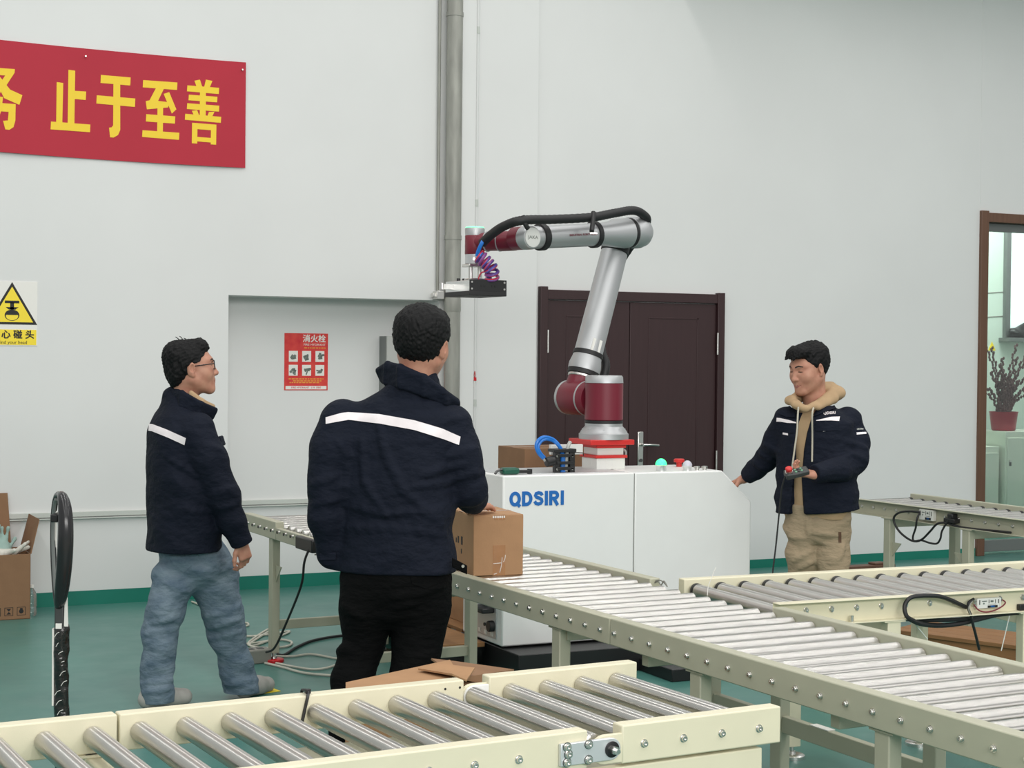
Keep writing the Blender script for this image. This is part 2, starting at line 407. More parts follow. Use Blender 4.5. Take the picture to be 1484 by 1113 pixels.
# characters drawn as stroke polygons in photo pixels of a 3.71x crop; each stroke is printed on the cloth
ZOOM = 3.71
GLYPH = {
 'zhi': [[(303,443),(338,448),(333,664),(300,660)],[(366,377),(402,382),(398,668),(362,664)],[(400,490),(461,494),(459,539),(399,534)],[(272,655),(484,671),(482,712),(270,697)]],
 'yu': [[(540,405),(699,419),(697,462),(538,448)],[(518,514),(724,532),(722,577),(516,558)],[(607,445),(643,448),(644,700),(632,728),(608,741),(590,739),(584,688),(598,686),(606,676)]],
 'zhi2': [[(766,433),(950,446),(948,486),(764,472)],[(838,470),(880,474),(846,545),(905,552),(900,580),(786,590),(780,546),(800,542)],[(876,507),(906,498),(944,590),(920,613)],[(843,580),(873,582),(871,742),(841,740)],[(783,616),(938,628),(936,667),(781,655)],[(763,702),(960,716),(958,754),(761,738)]],
 'shan': [[(1042,436),(1072,430),(1084,470),(1056,474)],[(1104,430),(1139,437),(1122,478),(1094,472)],[(1004,461),(1175,474),(1173,507),(1002,493)],[(1012,511),(1166,522),(1164,552),(1010,541)],[(1003,557),(1176,570),(1174,602),(1001,588)],[(1072,480),(1104,482),(1102,636),(1070,634)],[(1028,598),(1056,594),(1068,626),(1042,630)],[(1120,604),(1150,602),(1136,632),(1110,630)],[(992,614),(1186,630),(1184,662),(990,646)],[(1029,662),(1058,664),(1056,774),(1027,772)],[(1131,670),(1160,672),(1158,780),(1129,778)],[(1056,664),(1132,670),(1131,702),(1055,696)],[(1056,738),(1132,744),(1131,768),(1055,762)]],
 'wu': [[(-40,366),(78,374),(76,394),(20,480),(-20,520),(-36,500),(26,408),(-40,404)],[(-30,430),(0,418),(52,484),(118,514),(102,566),(20,530)],[(-60,552),(82,562),(80,650),(70,686),(48,700),(26,698),(14,652),(40,650),(44,604),(-60,596)],[(-20,520),(14,524),(4,600),(-30,690),(-70,720),(-60,670)]],
}
for k, strokes in GLYPH.items():
    b = MB()
    for st in strokes:
        pts = [ony(x / ZOOM, y / ZOOM, WY - .0) for x, y in st]
        # drop every corner onto the cloth
        q = []
        for p in pts:
            t = (p.z - 2.936) / (3.653 - 2.936); s_ = ban(p.x, t); q.append(Vector((p.x, s_.y - .0015, p.z)))
        n = len(q); vs = q + [v + Vector((0, .004, 0)) for v in q]
        b.add(vs, [tuple(range(n)), tuple(range(2*n-1, n-1, -1))] + [(i, i+n, (i+1) % n + n, (i+1) % n) for i in range(n)])
    b.build('character', 'yellow_print', bn, smooth=0)

# ================================================================== warning sign
sg = thing('warning_sign', 'white low headroom warning sign with yellow triangle at the left edge', 'sign', (0, 0, 0))
sx0 = ony(-20, 455, WY).x; sx1 = ony(54, 455, WY).x; sz0 = ony(30, 501, WY).z; sz1 = ony(30, 408, WY).z; sc = (sx0 + sx1) / 2
MB().box(sx0, sx1, WY - .004, WY, sz0, sz1).build('board', 'paper_white', sg, smooth=0)
hgt = sz1 - sz0
MB().box(sx0 + .006, sx1 - .006, WY - .0055, WY - .003, sz0 + .005, sz0 + hgt * .25).build('caption_band', 'sign_yellow', sg, smooth=0)
def tri(cx, cz, s, r=0.0): return [(cx - s, cz - s * .58), (cx + s, cz - s * .58), (cx, cz + s * 1.15)]
tcz = sz0 + hgt * .55
MB().prism(tri(sc, tcz, .158), WY - .0055, WY - .003).build('triangle_border', 'ink_black', sg, smooth=0)
MB().prism(tri(sc, tcz + .0, .132), WY - .0065, WY - .003).build('triangle', 'sign_yellow', sg, smooth=0)
b = MB(); b.box(sc - .045, sc + .045, WY - .0075, WY - .005, tcz + .045, tcz + .062); b.box(sc - .012, sc + .012, WY - .0075, WY - .005, tcz + .005, tcz + .05)
b.prism([(sc - .04, tcz + .02), (sc + .04, tcz + .02), (sc + .02, tcz + .004), (sc - .02, tcz + .004)], WY - .0075, WY - .005)
hp_ = [(sc + .046 * math.cos(a) * (1 if abs(math.cos(a)) > .2 else 1), tcz - .032 + .036 * math.sin(a)) for a in [i * math.pi / 12 for i in range(24)]]
ring_in = [(sc + (x - sc) * .84, tcz - .036 + (z - (tcz - .032)) * .8) for x, z in hp_]
for i in range(24):
    j = (i + 1) % 24
    b.prism([hp_[i], hp_[j], ring_in[j], ring_in[i]], WY - .0075, WY - .005)
b.prism([(sc - .046, tcz - .03), (sc + .046, tcz - .03), (sc + .036, tcz - .008), (sc, tcz + .006), (sc - .036, tcz - .008)], WY - .0078, WY - .005)
b.build('pictogram', 'ink_black', sg, smooth=0)
text('caption', '小 心 碰 头', .058, 'ink_black', sg, frame((sc, WY - .006, sz0 + hgt * .165), (1, 0, 0), (0, 0, 1)), sx=1.0, bold=.0018)
text('caption_small', 'Mind your head', .03, 'ink_black', sg, frame((sc, WY - .006, sz0 + hgt * .05), (1, 0, 0), (0, 0, 1)))

# ================================================================== hydrant poster
po = thing('poster', 'red fire hydrant instruction poster with six pictures in the alcove', 'poster', (0, 0, 0))
px0 = ony(412, 520, NY).x; px1 = ony(475, 520, NY).x; pz0 = ony(440, 565.5, NY).z; pz1 = ony(440, 483, NY).z
pw, ph = px1 - px0, pz1 - pz0
def PB(u0, u1, v0, v1, d0=.004, d1=.0015): return (px0 + pw * u0, px0 + pw * u1, NY - d0, NY - d1, pz0 + ph * v0, pz0 + ph * v1)
MB().box(*PB(0, 1, 0, 1, .003, 0)).build('sheet', 'poster_red', po, smooth=0)
MB().box(*PB(.03, .97, .015, .075)).build('caption_strip', 'paper_white', po, smooth=0)
text('strip_text', 'FIRE HYDRANT  119  FIRE', .018, 'red_paint', po, frame((px0 + pw * .5, NY - .0045, pz0 + ph * .045), (1, 0, 0), (0, 0, 1)), sx=1.1)
for r_ in range(2):
    for c_ in range(3):
        u = .1 + c_ * .305; v = .50 - r_ * .245
        pic = MB().box(*PB(u, u + .205, v, v + .19)).build('picture', 'paper_white', po, smooth=0)
        b = MB(); cx = px0 + pw * (u + .1); cz = pz0 + ph * (v + .09)
        for k in range(5):
            a = random.uniform(0, 3.14); L = random.uniform(.012, .026); w_ = random.uniform(.004, .009); ox, oz = random.uniform(-.012, .012), random.uniform(-.015, .015)
            dx, dzz = math.cos(a), math.sin(a)
            b.prism([(cx + ox - dx*L - dzz*w_, cz + oz - dzz*L + dx*w_), (cx + ox + dx*L - dzz*w_, cz + oz + dzz*L + dx*w_), (cx + ox + dx*L + dzz*w_, cz + oz + dzz*L - dx*w_), (cx + ox - dx*L + dzz*w_, cz + oz - dzz*L - dx*w_)], NY - .0048 - k * .0001, NY - .004)
        b.build('drawing', 'print_grey', pic, smooth=0)
text('title', '消火栓', .058, 'paper_white', po, frame((px0 + pw * .68, NY - .004, pz0 + ph * .90), (1, 0, 0), (0, 0, 1)), bold=.0014)
text('subtitle', 'FIRE HYDRANT', .021, 'paper_white', po, frame((px0 + pw * .69, NY - .004, pz0 + ph * .80), (1, 0, 0), (0, 0, 1)), sx=1.15)
for v, u0, u1 in ((.735, .45, .95), (.19, .1, .9), (.155, .2, .85), (.125, .12, .8)):
    b = MB(); u = u0
    while u < u1:
        d = random.uniform(.03, .07); b.box(*PB(u, min(u + d, u1), v, v + .018)); u += d + .018
    b.build('print_line', 'print_gold', po, smooth=0)
# ================================================================== roller conveyors
ROLL_CACHE = {}
def roller_mesh(L, r, mname):
    k = (round(L, 3), r, mname)
    if k not in ROLL_CACHE:
        ROLL_CACHE[k] = MB().lathe((0, -L/2, 0), (0, L/2, 0), [(-.014, .006), (0, .006), (0, r - .004), (.003, r), (L - .003, r), (L, r - .004), (L, .006), (L + .014, .006)], 28).mesh('roller', mname)
    return ROLL_CACHE[k]
def cap_mesh(r):
    k = ('cap', r)
    if k not in ROLL_CACHE: ROLL_CACHE[k] = MB().lathe((0, -.012, 0), (0, .012, 0), [(0, r), (.004, r + .0022), (.02, r + .0022), (.024, r)], 20).mesh('end_cap', 'black_plastic')
    return ROLL_CACHE[k]
def bolt_mesh():
    if 'bolt' not in ROLL_CACHE:
        # washer, socket cap head with a hex recess; axis along +y (outwards)
        b = MB(); b.lathe((0, 0, 0), (0, .012, 0), [(0, .0105), (.0015, .0105), (.0017, .0078), (.0075, .0078), (.009, .0068), (.0092, .0036), (.005, .0034)], 14)
        ROLL_CACHE['bolt'] = b.mesh('bolt', 'zinc')
    return ROLL_CACHE['bolt']
def rollers(root, xs, y0, y1, z, r, mname='steel_roller', caps=None):
    me = roller_mesh(y1 - y0, r, mname)
    for x in xs:
        o = link('roller', me, root); o.location = (x, (y0 + y1) / 2, z)
        o.rotation_euler = (0, 0, 0)
        if caps:
            for yy in caps:
                c = link('end_cap', cap_mesh(r), o); c.location = (0, yy - (y0 + y1) / 2, 0)
def bolts(root, xs, y, z, out):
    for x in xs:
        o = link('bolt', bolt_mesh(), root); o.location = (x, y, z); o.rotation_euler = (0, 0, 0 if out > 0 else math.pi)
def rail(root, x0, x1, yo, inward, z0, z1, m, t=.045, style='box', bev=.004):
    """side rail with its outer face at yo; inward = -1/+1 direction of its thickness"""
    b = MB(); yi = yo + inward * t
    if style == 'box': b.box(x0, x1, min(yo, yi), max(yo, yi), z0, z1)
    else:             # channel: web on the inside, flanges outwards
        b = MB(); w = .004
        prof = [(yo, z0), (yo, z0 + w), (yi - inward*w, z0 + w), (yi - inward*w, z1 - w), (yo, z1 - w), (yo, z1), (yi, z1), (yi, z0)]
        n = len(prof); vs = [(x0, p[0], p[1]) for p in prof] + [(x1, p[0], p[1]) for p in prof]
        b.add(vs, [(0,1,2,7),(2,3,6,7),(3,4,5,6)] + [(n+7,n+2,n+1,n+0),(n+7,n+6,n+3,n+2),(n+6,n+5,n+4,n+3)] + [(i, i+n, (i+1) % n + n, (i+1) % n) for i in range(n)])
    return b.build('side_rail', m, root, bevel=bev if style == 'box' else .0012)
def leg(root, x, y, ztop, m, w=.06, d=.045, gus=(), foot='zinc', ydir=1):
    o = MB().box(x - w/2, x + w/2, y - d/2, y + d/2, .05, ztop).build('leg', m, root, bevel=.004)
    MB().box(x - w*.8, x + w*.8, y - d*.6, y + d*.6, ztop - .006, ztop).build('top_plate', m, o, bevel=.001)
    ft_ = MB().lathe((x, y, 0), (x, y, .02), [(0, .055), (.013, .055), (.017, .050), (.019, .016)], 20).build('levelling_foot', foot, o)
    MB().lathe((x, y, .018), (x, y, .06), [(0, .018), (.012, .016), (.014, .009), (.045, .009)], 12).build('foot_screw', 'zinc', o)
    for g in gus:
        s = 1 if g > 0 else -1
        MB().prism([(x + s*w/2, ztop - .15), (x + s*w/2, ztop - .24), (x + s*(w/2 + .085), ztop - .15)], y - .003, y + .003).build('gusset', m, o, smooth=0)
    return o
def cbar(root, p, q, m, w=.03, h=.05, name='crossbar'):
    p = Vector(p); q = Vector(q); d = (q - p); L = d.length; x = d.normalized(); z = Vector((0, 0, 1)); y = z.cross(x).normalized(); z = x.cross(y)
    M = Matrix((x, y, z)).transposed().to_4x4(); M.translation = p
    return MB().box(0, L, -w/2, w/2, -h/2, h/2, M).build(name, m, root, bevel=.003)
def conv_root(label, along0, n0, rz, group=None):
    e = Vector((math.cos(rz), math.sin(rz), 0)); n = Vector((-math.sin(rz), math.cos(rz), 0))
    return thing('roller_conveyor', label, 'conveyor', e * along0 + n * n0, rz, group)

# ---- 1: the cream conveyor across the foreground ------------------------------------------
A0 = 1.6
c1 = conv_root('cream roller conveyor across the foreground with spaced thick rollers', A0, 3.6415, R(4.2))
Y1 = .3585
for (a, c) in ((-.6, 1.103), (1.109, 2.068)): rail(c1, a - A0, c - A0, Y1, -1, .676, .768, 'cream_coat')
rail(c1, 2.147 - A0, 2.64 - A0, Y1, -1, .676, .770, 'cream_coat')
for (a, c) in ((-.6, .9), (.906, 2.052)): rail(c1, a - A0, c - A0, -Y1, 1, .676, .769, 'cream_coat')
rail(c1, 2.150 - A0, 2.636 - A0, -Y1, 1, .676, .770, 'cream_coat')
# rounded hinge tongues that bridge the gap on both sides
def tongue(x0, x1, zc, h, left_round=True, n=10):
    r = h / 2; pts = [(x1, zc - r), (x1, zc + r)]
    pts += [(x0 + r + r * math.cos(t), zc + r * math.sin(t)) for t in [math.pi/2 + math.pi * i / n for i in range(n + 1)]]
    return pts
for y0, y1 in ((-Y1 + .002, -Y1 + .014), (Y1 - .030, Y1 - .018)):
    MB().prism(tongue(2.066 - A0, 2.205 - A0, .7155, .071), y0, y1).build('hinge_tongue', 'cream_coat', c1, bevel=.002)
MB().prism(tongue(2.070 - A0, 2.155 - A0, .7155, .066), Y1 - .042, Y1 - .031).build('hinge_tongue', 'white_paint', c1, bevel=.002)
# silver hinge plate with its bolts and the pivot pin
mat('plate_silver', (.72, .74, .76), .38, .55)
def rtongue(x0, x1, z0, z1, n=10):
    r = (z1 - z0) / 2; zc = (z0 + z1) / 2
    return [(x0, z1), (x0, z0)] + [(x1 - r + r * math.cos(t), zc + r * math.sin(t)) for t in [-math.pi/2 + math.pi * i / n for i in range(n + 1)]]
hp1 = MB().prism(rtongue(1.970 - A0, 2.139 - A0, .6925, .746), -Y1 - .012, -Y1).build('hinge_plate', 'plate_silver', c1, bevel=.002)
for a, z in ((1.987, .738), (2.047, .738), (1.987, .701), (2.047, .701), (1.9905, .7205)):
    o = link('bolt', bolt_mesh(), hp1); o.location = (a - A0, -Y1 - .0125, z); o.rotation_euler = (0, 0, math.pi)
    MB().lathe((a - A0, -Y1 - .0122, z), (a - A0, -Y1 - .0132, z), [(0, .0118), (.0008, .0118)], 16).build('recess_ring', 'dark_steel', hp1)
MB().lathe((2.113 - A0, -Y1 - .011, .719), (2.113 - A0, -Y1 - .02, .719), [(0, .0195), (.004, .0195), (.005, .016)], 24).build('pivot_ring', 'black_plastic', hp1)
b = MB(); b.cyl((2.113 - A0, -Y1 - .012, .719), (2.113 - A0, -Y1 - .03, .719), .0105, 6); b.cyl((2.113 - A0, -Y1 - .03, .719), (2.113 - A0, -Y1 - .042, .719), .0065, 6)
b.build('pivot_pin', 'zinc', hp1)
# rollers
xs1 = [2.565 - .1171 * k - A0 for k in range(0, 22)]
rollers(c1, xs1, -Y1 + .047, Y1 - .047, .721, .0255)
bolts(c1, [x for x in xs1 if abs(x + A0 - 2.098) > .06 and abs(x + A0 - 1.98) > .03], -Y1, .72, -1)
for a in (2.01, 2.055): # small empty holes on the far inner face
    MB().cyl((a - A0, Y1 - .0455, .748), (a - A0, Y1 - .044, .748), .0035, 10).build('hole', 'ink_black', c1)
# lower frame, legs
MB().box(1.50 - A0, 2.57 - A0, -Y1 + .05, Y1 - .05, .628, .634).build('shade_tray', 'grey_coat', c1, smooth=0)  # added plate, put here to darken the gaps between the rollers
fp = MB().box(.55 - A0, 2.582 - A0, -Y1 + .006, -Y1 + .036, .40, .668).build('frame_panel', 'cream_coat', c1, bevel=.004)
MB().box(2.435 - A0, 2.55 - A0, -Y1 + .0045, -Y1 + .02, .598, .612).build('slot', 'ink_black', fp, smooth=0)
for a in (.2, 1.05, 2.45):
    for y in (-Y1 + .06, Y1 - .03): leg(c1, a - A0, y, .676, 'cream_coat')
    cbar(c1, (a - A0, -Y1 + .05, .645), (a - A0, Y1 - .05, .645), 'cream_coat', .05, .045)
cbar(c1, (.2 - A0, Y1 - .03, .22), (2.45 - A0, Y1 - .03, .22), 'cream_coat')
# black cable tie looped over the far rail, and a pencilled mark on its inner face
a = 1.605; tie = thing('cable_tie', 'black cable tie looped over the far rail of the cream foreground conveyor', 'cable tie')
e1 = Vector((math.cos(R(4.2)), math.sin(R(4.2)), 0)); n1 = Vector((-math.sin(R(4.2)), math.cos(R(4.2)), 0))
def c1w(al, y, z): return e1 * al + n1 * (3.6415 + y) + Vector((0, 0, z))
b = MB(); pts = [c1w(a - .016, Y1 - .049, .7), c1w(a - .008, Y1 - .049, .735), c1w(a, Y1 - .049, .768), c1w(a + .003, Y1 - .04, .778), c1w(a + .004, Y1 - .01, .776), c1w(a + .004, Y1 + .006, .765), c1w(a + .002, Y1 + .005, .70)]
b.tube(pts, .0042, 6, 5); b.build('strap', 'black_plastic', tie)
MB().box(-.007, .007, -.006, .006, -.006, .006, Matrix.Translation(pts[3]) @ Matrix.Rotation(R(4.2), 4, 'Z')).build('tie_head', 'black_plastic', tie, bevel=.001)
def scrawl(pts2):
    b = MB(); b.tube([c1w(u, Y1 - .0458, v) for u, v in pts2], .0011, 5, 4); return b
mk = [ony(x, y, 1) for x, y in ()]
def c1p(x, y):                            # pixel on the far inner face
    r = ray(x, y); d = (n1.dot(n1 * (3.6415 + Y1 - .0455)) - n1.dot(Vector((0, 0, CH)))) / n1.dot(r); p = Vector((0, 0, CH)) + r * d
    return (p.dot(e1), p.z)
bb_ = MB()
for ln in ([(350,1034),(351,1030),(355,1028),(357,1031),(356,1036)], [(365,1032),(360,1033),(359,1036),(362,1039),(360,1041),(358,1040)], [(376,1033),(372,1039),(369,1045),(374,1046),(378,1047)]):
    bb_.tube([c1w(u, Y1 - .0462, v) for u, v in [c1p(*q) for q in ln]], .0010, 5, 4)
bb_.build('handwriting', 'ink_black', c1)

# ---- 2: the long conveyor that runs away along the robot -------------------------------------
B0 = 4.2
RZ2 = R(92.3)
c2 = thing('roller_conveyor', 'long grey conveyor with close rollers carrying the brown carton past the robot', 'conveyor', Vector((.9992, .0401, 0)) * 3.2 + Vector((-.0401, .9992, 0)) * B0, RZ2)
Y2 = .355
for (a, c) in ((1.6, 4.764), (4.768, 6.75), (8.245, 8.80)): rail(c2, a - B0, c - B0, Y2, -1, .672 if a > 8 else .677, .769, 'grey_coat', t=.048)
rail(c2, 6.754 - B0, 8.241 - B0, Y2, -1, .672, .738, 'grey_coat', t=.03)
for (a, c) in ((1.6, 4.735), (5.56, 6.80)): rail(c2, a - B0, c - B0, -Y2, 1, .677, .769, 'grey_coat', t=.048)
rail(c2, 6.804 - B0, 8.80 - B0, -Y2, 1, .672, .75, 'grey_coat', t=.048)
rail(c2, 4.735 - B0, 5.56 - B0, -Y2, 1, .677, .712, 'grey_coat', t=.048)
xs2 = [2.944 - .1117 * k - B0 for k in range(1, 12)][::-1] + [2.944 + .1117 * k - B0 for k in range(0, 17)] + [4.826 + .1047 * k - B0 for k in range(0, 38)]
rollers(c2, xs2, -Y2 + .05, Y2 - .05, .728, .0262)
bolts(c2, [x for x in xs2], Y2, .7215, 1)
for k in range(38):
    x = 4.87 + .1047 * k - B0
    if x + B0 > 6.8: MB().box(x - .012, x + .012, Y2 - .002, Y2 + .0006, .708, .722).build('slot', 'ink_black', c2, smooth=0)
for a, gs, ft in ((8.36, (-1,), 'red_paint'), (7.24, (), 'zinc'), (5.17, (-1,), 'zinc'), (4.26, (), 'zinc'), (3.37, (), 'zinc'), (2.3, (), 'zinc')):
    leg(c2, a - B0, Y2 - .035, .675, 'grey_coat', gus=gs, foot=ft)
for a in (8.36, 7.24, 6.3, 5.13, 4.70, 3.9, 2.3):
    leg(c2, a - B0, -Y2 + .035, .675, 'grey_coat')
for a in (8.36, 7.24): cbar(c2, (a - B0, -Y2 + .04, .20), (a - B0, Y2 - .04, .20), 'grey_coat', .03, .05)
for a in (6.3, 5.15, 4.6, 3.6, 2.5): cbar(c2, (a - B0, -Y2 + .04, .652), (a - B0, Y2 - .04, .652), 'grey_coat', .04, .045)
cbar(c2, (5.13 - B0, -Y2 + .035, .36), (3.9 - B0, -Y2 + .035, .36), 'grey_coat', .03, .06)
# motor plug box hanging on the rail of its far section
MB().box(7.60 - B0, 7.84 - B0, Y2, Y2 + .035, .675, .74).build('plug_box', 'black_plastic', c2, bevel=.006)
# scrap of paper on the lower bar
q = c2.matrix_basis
sp = thing('paper_scrap', 'small white paper scrap on the lower bar of the grey conveyor', 'paper', Vector((.9992, .0401, 0)) * (3.2 + Y2 - .035) + Vector((-.0401, .9992, 0)) * 4.46 + Vector((0, 0, .3905)), RZ2)
MB().box(-.05, .05, -.016, .016, 0, .003).build('sheet', 'paper_white', sp, smooth=0)

# ---- 3: the conveyor coming in from the right --------------------------------------------------
C0 = 4.2
c3 = conv_root('cream conveyor joining from the right with a white control box on its rail', C0, 5.405, R(-2))
Y3 = .365
rail(c3, 3.19 - C0, 6.0 - C0, Y3, -1, .677, .772, 'cream_coat', t=.05)
rail(c3, 3.205 - C0, 6.0 - C0, -Y3, 1, .680, .770, 'cream_coat', t=.045, style='channel')
xs3 = [3.235 + .1115 * k - C0 for k in range(0, 24)]
rollers(c3, xs3, -Y3 + .047, Y3 - .055, .728, .0275, caps=(Y3 - .075,))
bolts(c3, [x for x in xs3 if abs(x + C0 - 4.13) > .07], -Y3 + .041, .735, -1)
for a in (3.72, 4.36, 5.5):
    leg(c3, a - C0, -Y3 + .03, .68, 'cream_coat', gus=()); leg(c3, a - C0, Y3 - .03, .677, 'cream_coat')
    cbar(c3, (a - C0, -Y3 + .05, .65), (a - C0, Y3 - .05, .65), 'cream_coat', .04, .045)
for a in (3.535, 4.36): MB().cyl((a - C0, -Y3 + .02, .672), (a - C0, -Y3 + .02, .708), .007, 10).build('stud', 'zinc', c3)

# ---- 4: the far right one
d5 = R(-88.6); e5 = Vector((math.cos(d5), math.sin(d5), 0)); n5 = Vector((-math.sin(d5), math.cos(d5), 0))
p5 = Vector((6.415, 8.66, 0))
c5 = thing('roller_conveyor', 'distant grey conveyor at the right by the glass door', 'conveyor', p5, d5)
W5 = .58
rail(c5, 0, 3.0, 0, 1, .675, .770, 'grey_coat', t=.04, style='channel')
rail(c5, .03, 3.0, W5, -1, .690, .778, 'grey_coat', t=.035)
xs5 = [.06 + .112 * k for k in range(0, 26)]
rollers(c5, xs5, .042, W5 - .04, .728, .026, caps=(W5 - .06,))
bolts(c5, xs5, .036, .725, -1)
for x, gs in ((.46, (1,)), (1.17, (-1,)), (1.72, ()), (2.7, ())):
    leg(c5, x, .02, .675, 'grey_coat', gus=gs); leg(c5, x, W5 - .03, .69, 'grey_coat')
cbar(c5, (.46, .03, .64), (.46, W5 - .03, .64), 'grey_coat'); cbar(c5, (1.17, .03, .64), (1.17, W5 - .03, .64), 'grey_coat')
# ================================================================== robot cell: cabinet, riser, arm, gripper
mat('burgundy', srgb(118, 30, 48), .42, coat=.1)
mat('arm_silver', (.50, .51, .52), .44, .65)
mat('cap_silver', (.62, .63, .64), .4, .6)
mat('signal_red', srgb(206, 42, 40), .4)
mat('riser_white', srgb(226, 226, 222), .35, .1)
mat('blue_tube', srgb(36, 120, 210), .3)
mat('red_tube', srgb(196, 44, 70), .35)
mat('purple_tube', srgb(90, 56, 140), .35)
mat('clear_grey', srgb(170, 172, 168), .3)
mat('tool_green', srgb(20, 84, 66), .4)
mat('lamp_green', (.1, .9, .4), .3, emit=(.02, 1.0, .22), estr=1.8)
mat('lamp_white', srgb(206, 204, 216), .3)
mat('seam_dark', srgb(120, 122, 118), .6)
cab = thing('control_cabinet', 'white robot control cabinet with sloped corner and blue lettering', 'cabinet')
X0, X1, CY0, CY1, Z0, Z1 = 3.545, 5.085, 7.70, 8.22, .14, 1.038
xs_ = 4.333
body = MB().prism([(X0, Z0), (xs_ - .002, Z0), (xs_ - .002, Z1), (X0, Z1)], CY0, CY1).build('body_panel', 'white_paint', cab, bevel=.008)
MB().prism([(xs_ + .002, Z0), (X1, Z0), (X1, .859), (4.892, Z1), (xs_ + .002, Z1)], CY0, CY1).build('body_panel', 'white_paint', cab, bevel=.008)
MB().box(xs_ - .004, xs_ + .004, CY0 + .006, CY1 - .006, Z0 + .01, Z1 - .006).build('seam', 'seam_dark', cab, smooth=0)
MB().box(X0 + .03, xs_ - .03, CY0 + .06, CY1 - .03, Z1 - .002, Z1 + .003).build('top_plate', 'cap_silver', cab, bevel=.001)
pl = MB().box(X0 + .005, 5.2, 7.50, 8.26, 0.0, .13); base = pl.build('base_slab', 'black_plastic', cab, bevel=.004)
MB().box(4.26, 4.56, 7.16, 7.505, .0, .065).build('base_foot', 'black_plastic', base, bevel=.004)
MB().box(X0 + .04, X1 - .04, CY0 + .04, CY1 - .04, .125, .145).build('plinth', 'black_plastic', cab)
# lettering on its sticker
MB().box(3.545, 3.93, CY0 - .0012, CY0, .85, .985).build('sticker', 'paper_white', cab, smooth=0) if False else None
LH = .0775; STW = .235
def ribbon(b, pts, w, m, closed=False):
    n = len(pts); L_, R_ = [], []
    for i, p in enumerate(pts):
        a = pts[i-1] if (i or closed) else p; c = pts[(i+1) % n] if (i < n-1 or closed) else p
        dx, dz = c[0]-a[0], c[1]-a[1]; l = math.hypot(dx, dz) or 1; nx, nz = -dz/l*w/2, dx/l*w/2
        L_.append((p[0]+nx, p[1]+nz)); R_.append((p[0]-nx, p[1]-nz))
    for i in range(n if closed else n-1):
        pass
    k = len(b.v); V_ = [(q[0], dd, q[1]) for q in L_ for dd in (0, -.02)] + [(q[0], dd, q[1]) for q in R_ for dd in (0, -.02)]; o_ = 2 * n; fs = []
    for i in range(n if closed else n-1):
        j = (i+1) % n; fs += [(2*i+1, 2*j+1, o_+2*j+1, o_+2*i+1), (2*i, o_+2*i, o_+2*j, 2*j), (2*i, 2*j, 2*j+1, 2*i+1), (o_+2*i, o_+2*i+1, o_+2*j+1, o_+2*j)]
    if not closed: fs += [(0, 1, o_+1, o_), (2*n-2, o_+2*n-2, o_+2*n-1, 2*n-1)]
    b.add([m @ Vector(q) for q in V_], fs)
def arc(cx, cz, rx, rz, a0, a1, n=14): return [(cx + rx*math.cos(R(a0+(a1-a0)*i/n)), cz + rz*math.sin(R(a0+(a1-a0)*i/n))) for i in range(n+1)]
GL = {'Q': (.86, [(arc(.43, .5, .31, .39, 0, 345, 22), True), ([(.50, .27), (.80, -.02)], False)]),
      'D': (.78, [([(.12, 0), (.12, 1)], False), ([(.12, .885), (.30, .885)] + arc(.32, .5, .34, .385, 88, -88) + [(.30, .115), (.12, .115)], False)]),
      'S': (.76, [([(.65, .70), (.57, .84), (.38, .885), (.18, .83), (.13, .71), (.22, .59), (.42, .52), (.60, .43), (.64, .29), (.56, .16), (.37, .115), (.18, .16), (.09, .31)], False)]),
      'I': (.24, [([(.12, 0), (.12, 1)], False)]),
      'R': (.80, [([(.12, 0), (.12, 1)], False), ([(.12, .885), (.38, .885)] + arc(.40, .68, .24, .205, 85, -85, 10) + [(.38, .475), (.12, .475)], False), ([(.36, .46), (.66, 0)], False)])}
xx = 3.581
for ch in 'QDSIRI':
    b = MB(); mm = Matrix.Translation((xx, CY0 - .0005, .876)) @ Matrix.Diagonal((LH, .12, LH, 1))
    for q_, (pts, cl) in enumerate(GL[ch][1]): ribbon(b, pts, STW, Matrix.Translation((0, -.0003 * q_, 0)) @ mm, cl)
    b.build('letter', 'blue_print', cab, smooth=0); xx += (GL[ch][0] + .09) * LH
# connectors on its left end
lp = MB().box(X0 - .006, X0, 7.76, 8.18, .17, .50).build('connector_panel', 'cap_silver', cab, bevel=.002)
MB().box(X0 - .07, X0 - .005, 7.86, 8.02, .40, .47).build('socket', 'black_plastic', lp, bevel=.006)
MB().box(X0 - .05, X0 - .005, 7.92, 8.0, .33, .40).build('socket', 'cap_silver', lp, bevel=.006)
MB().box(X0 - .08, X0 - .005, 7.78, 7.99, .305, .335).build('latch_handle', 'black_plastic', lp, bevel=.008)
MB().cyl((X0 - .005, 7.80, .235), (X0 - .035, 7.80, .235), .03, 18).build('round_socket', 'black_plastic', lp, bevel=.004)
MB().cyl((X0 - .005, 7.9, .23), (X0 - .014, 7.9, .23), .009, 12).build('screw', 'dark_steel', lp)
for k, y in enumerate((7.8, 7.88, 7.96)):
    MB().box(X0 - .008, X0 - .0055, y, y + .03, .18, .2).build('label_plate', 'paper_white', lp, smooth=0)
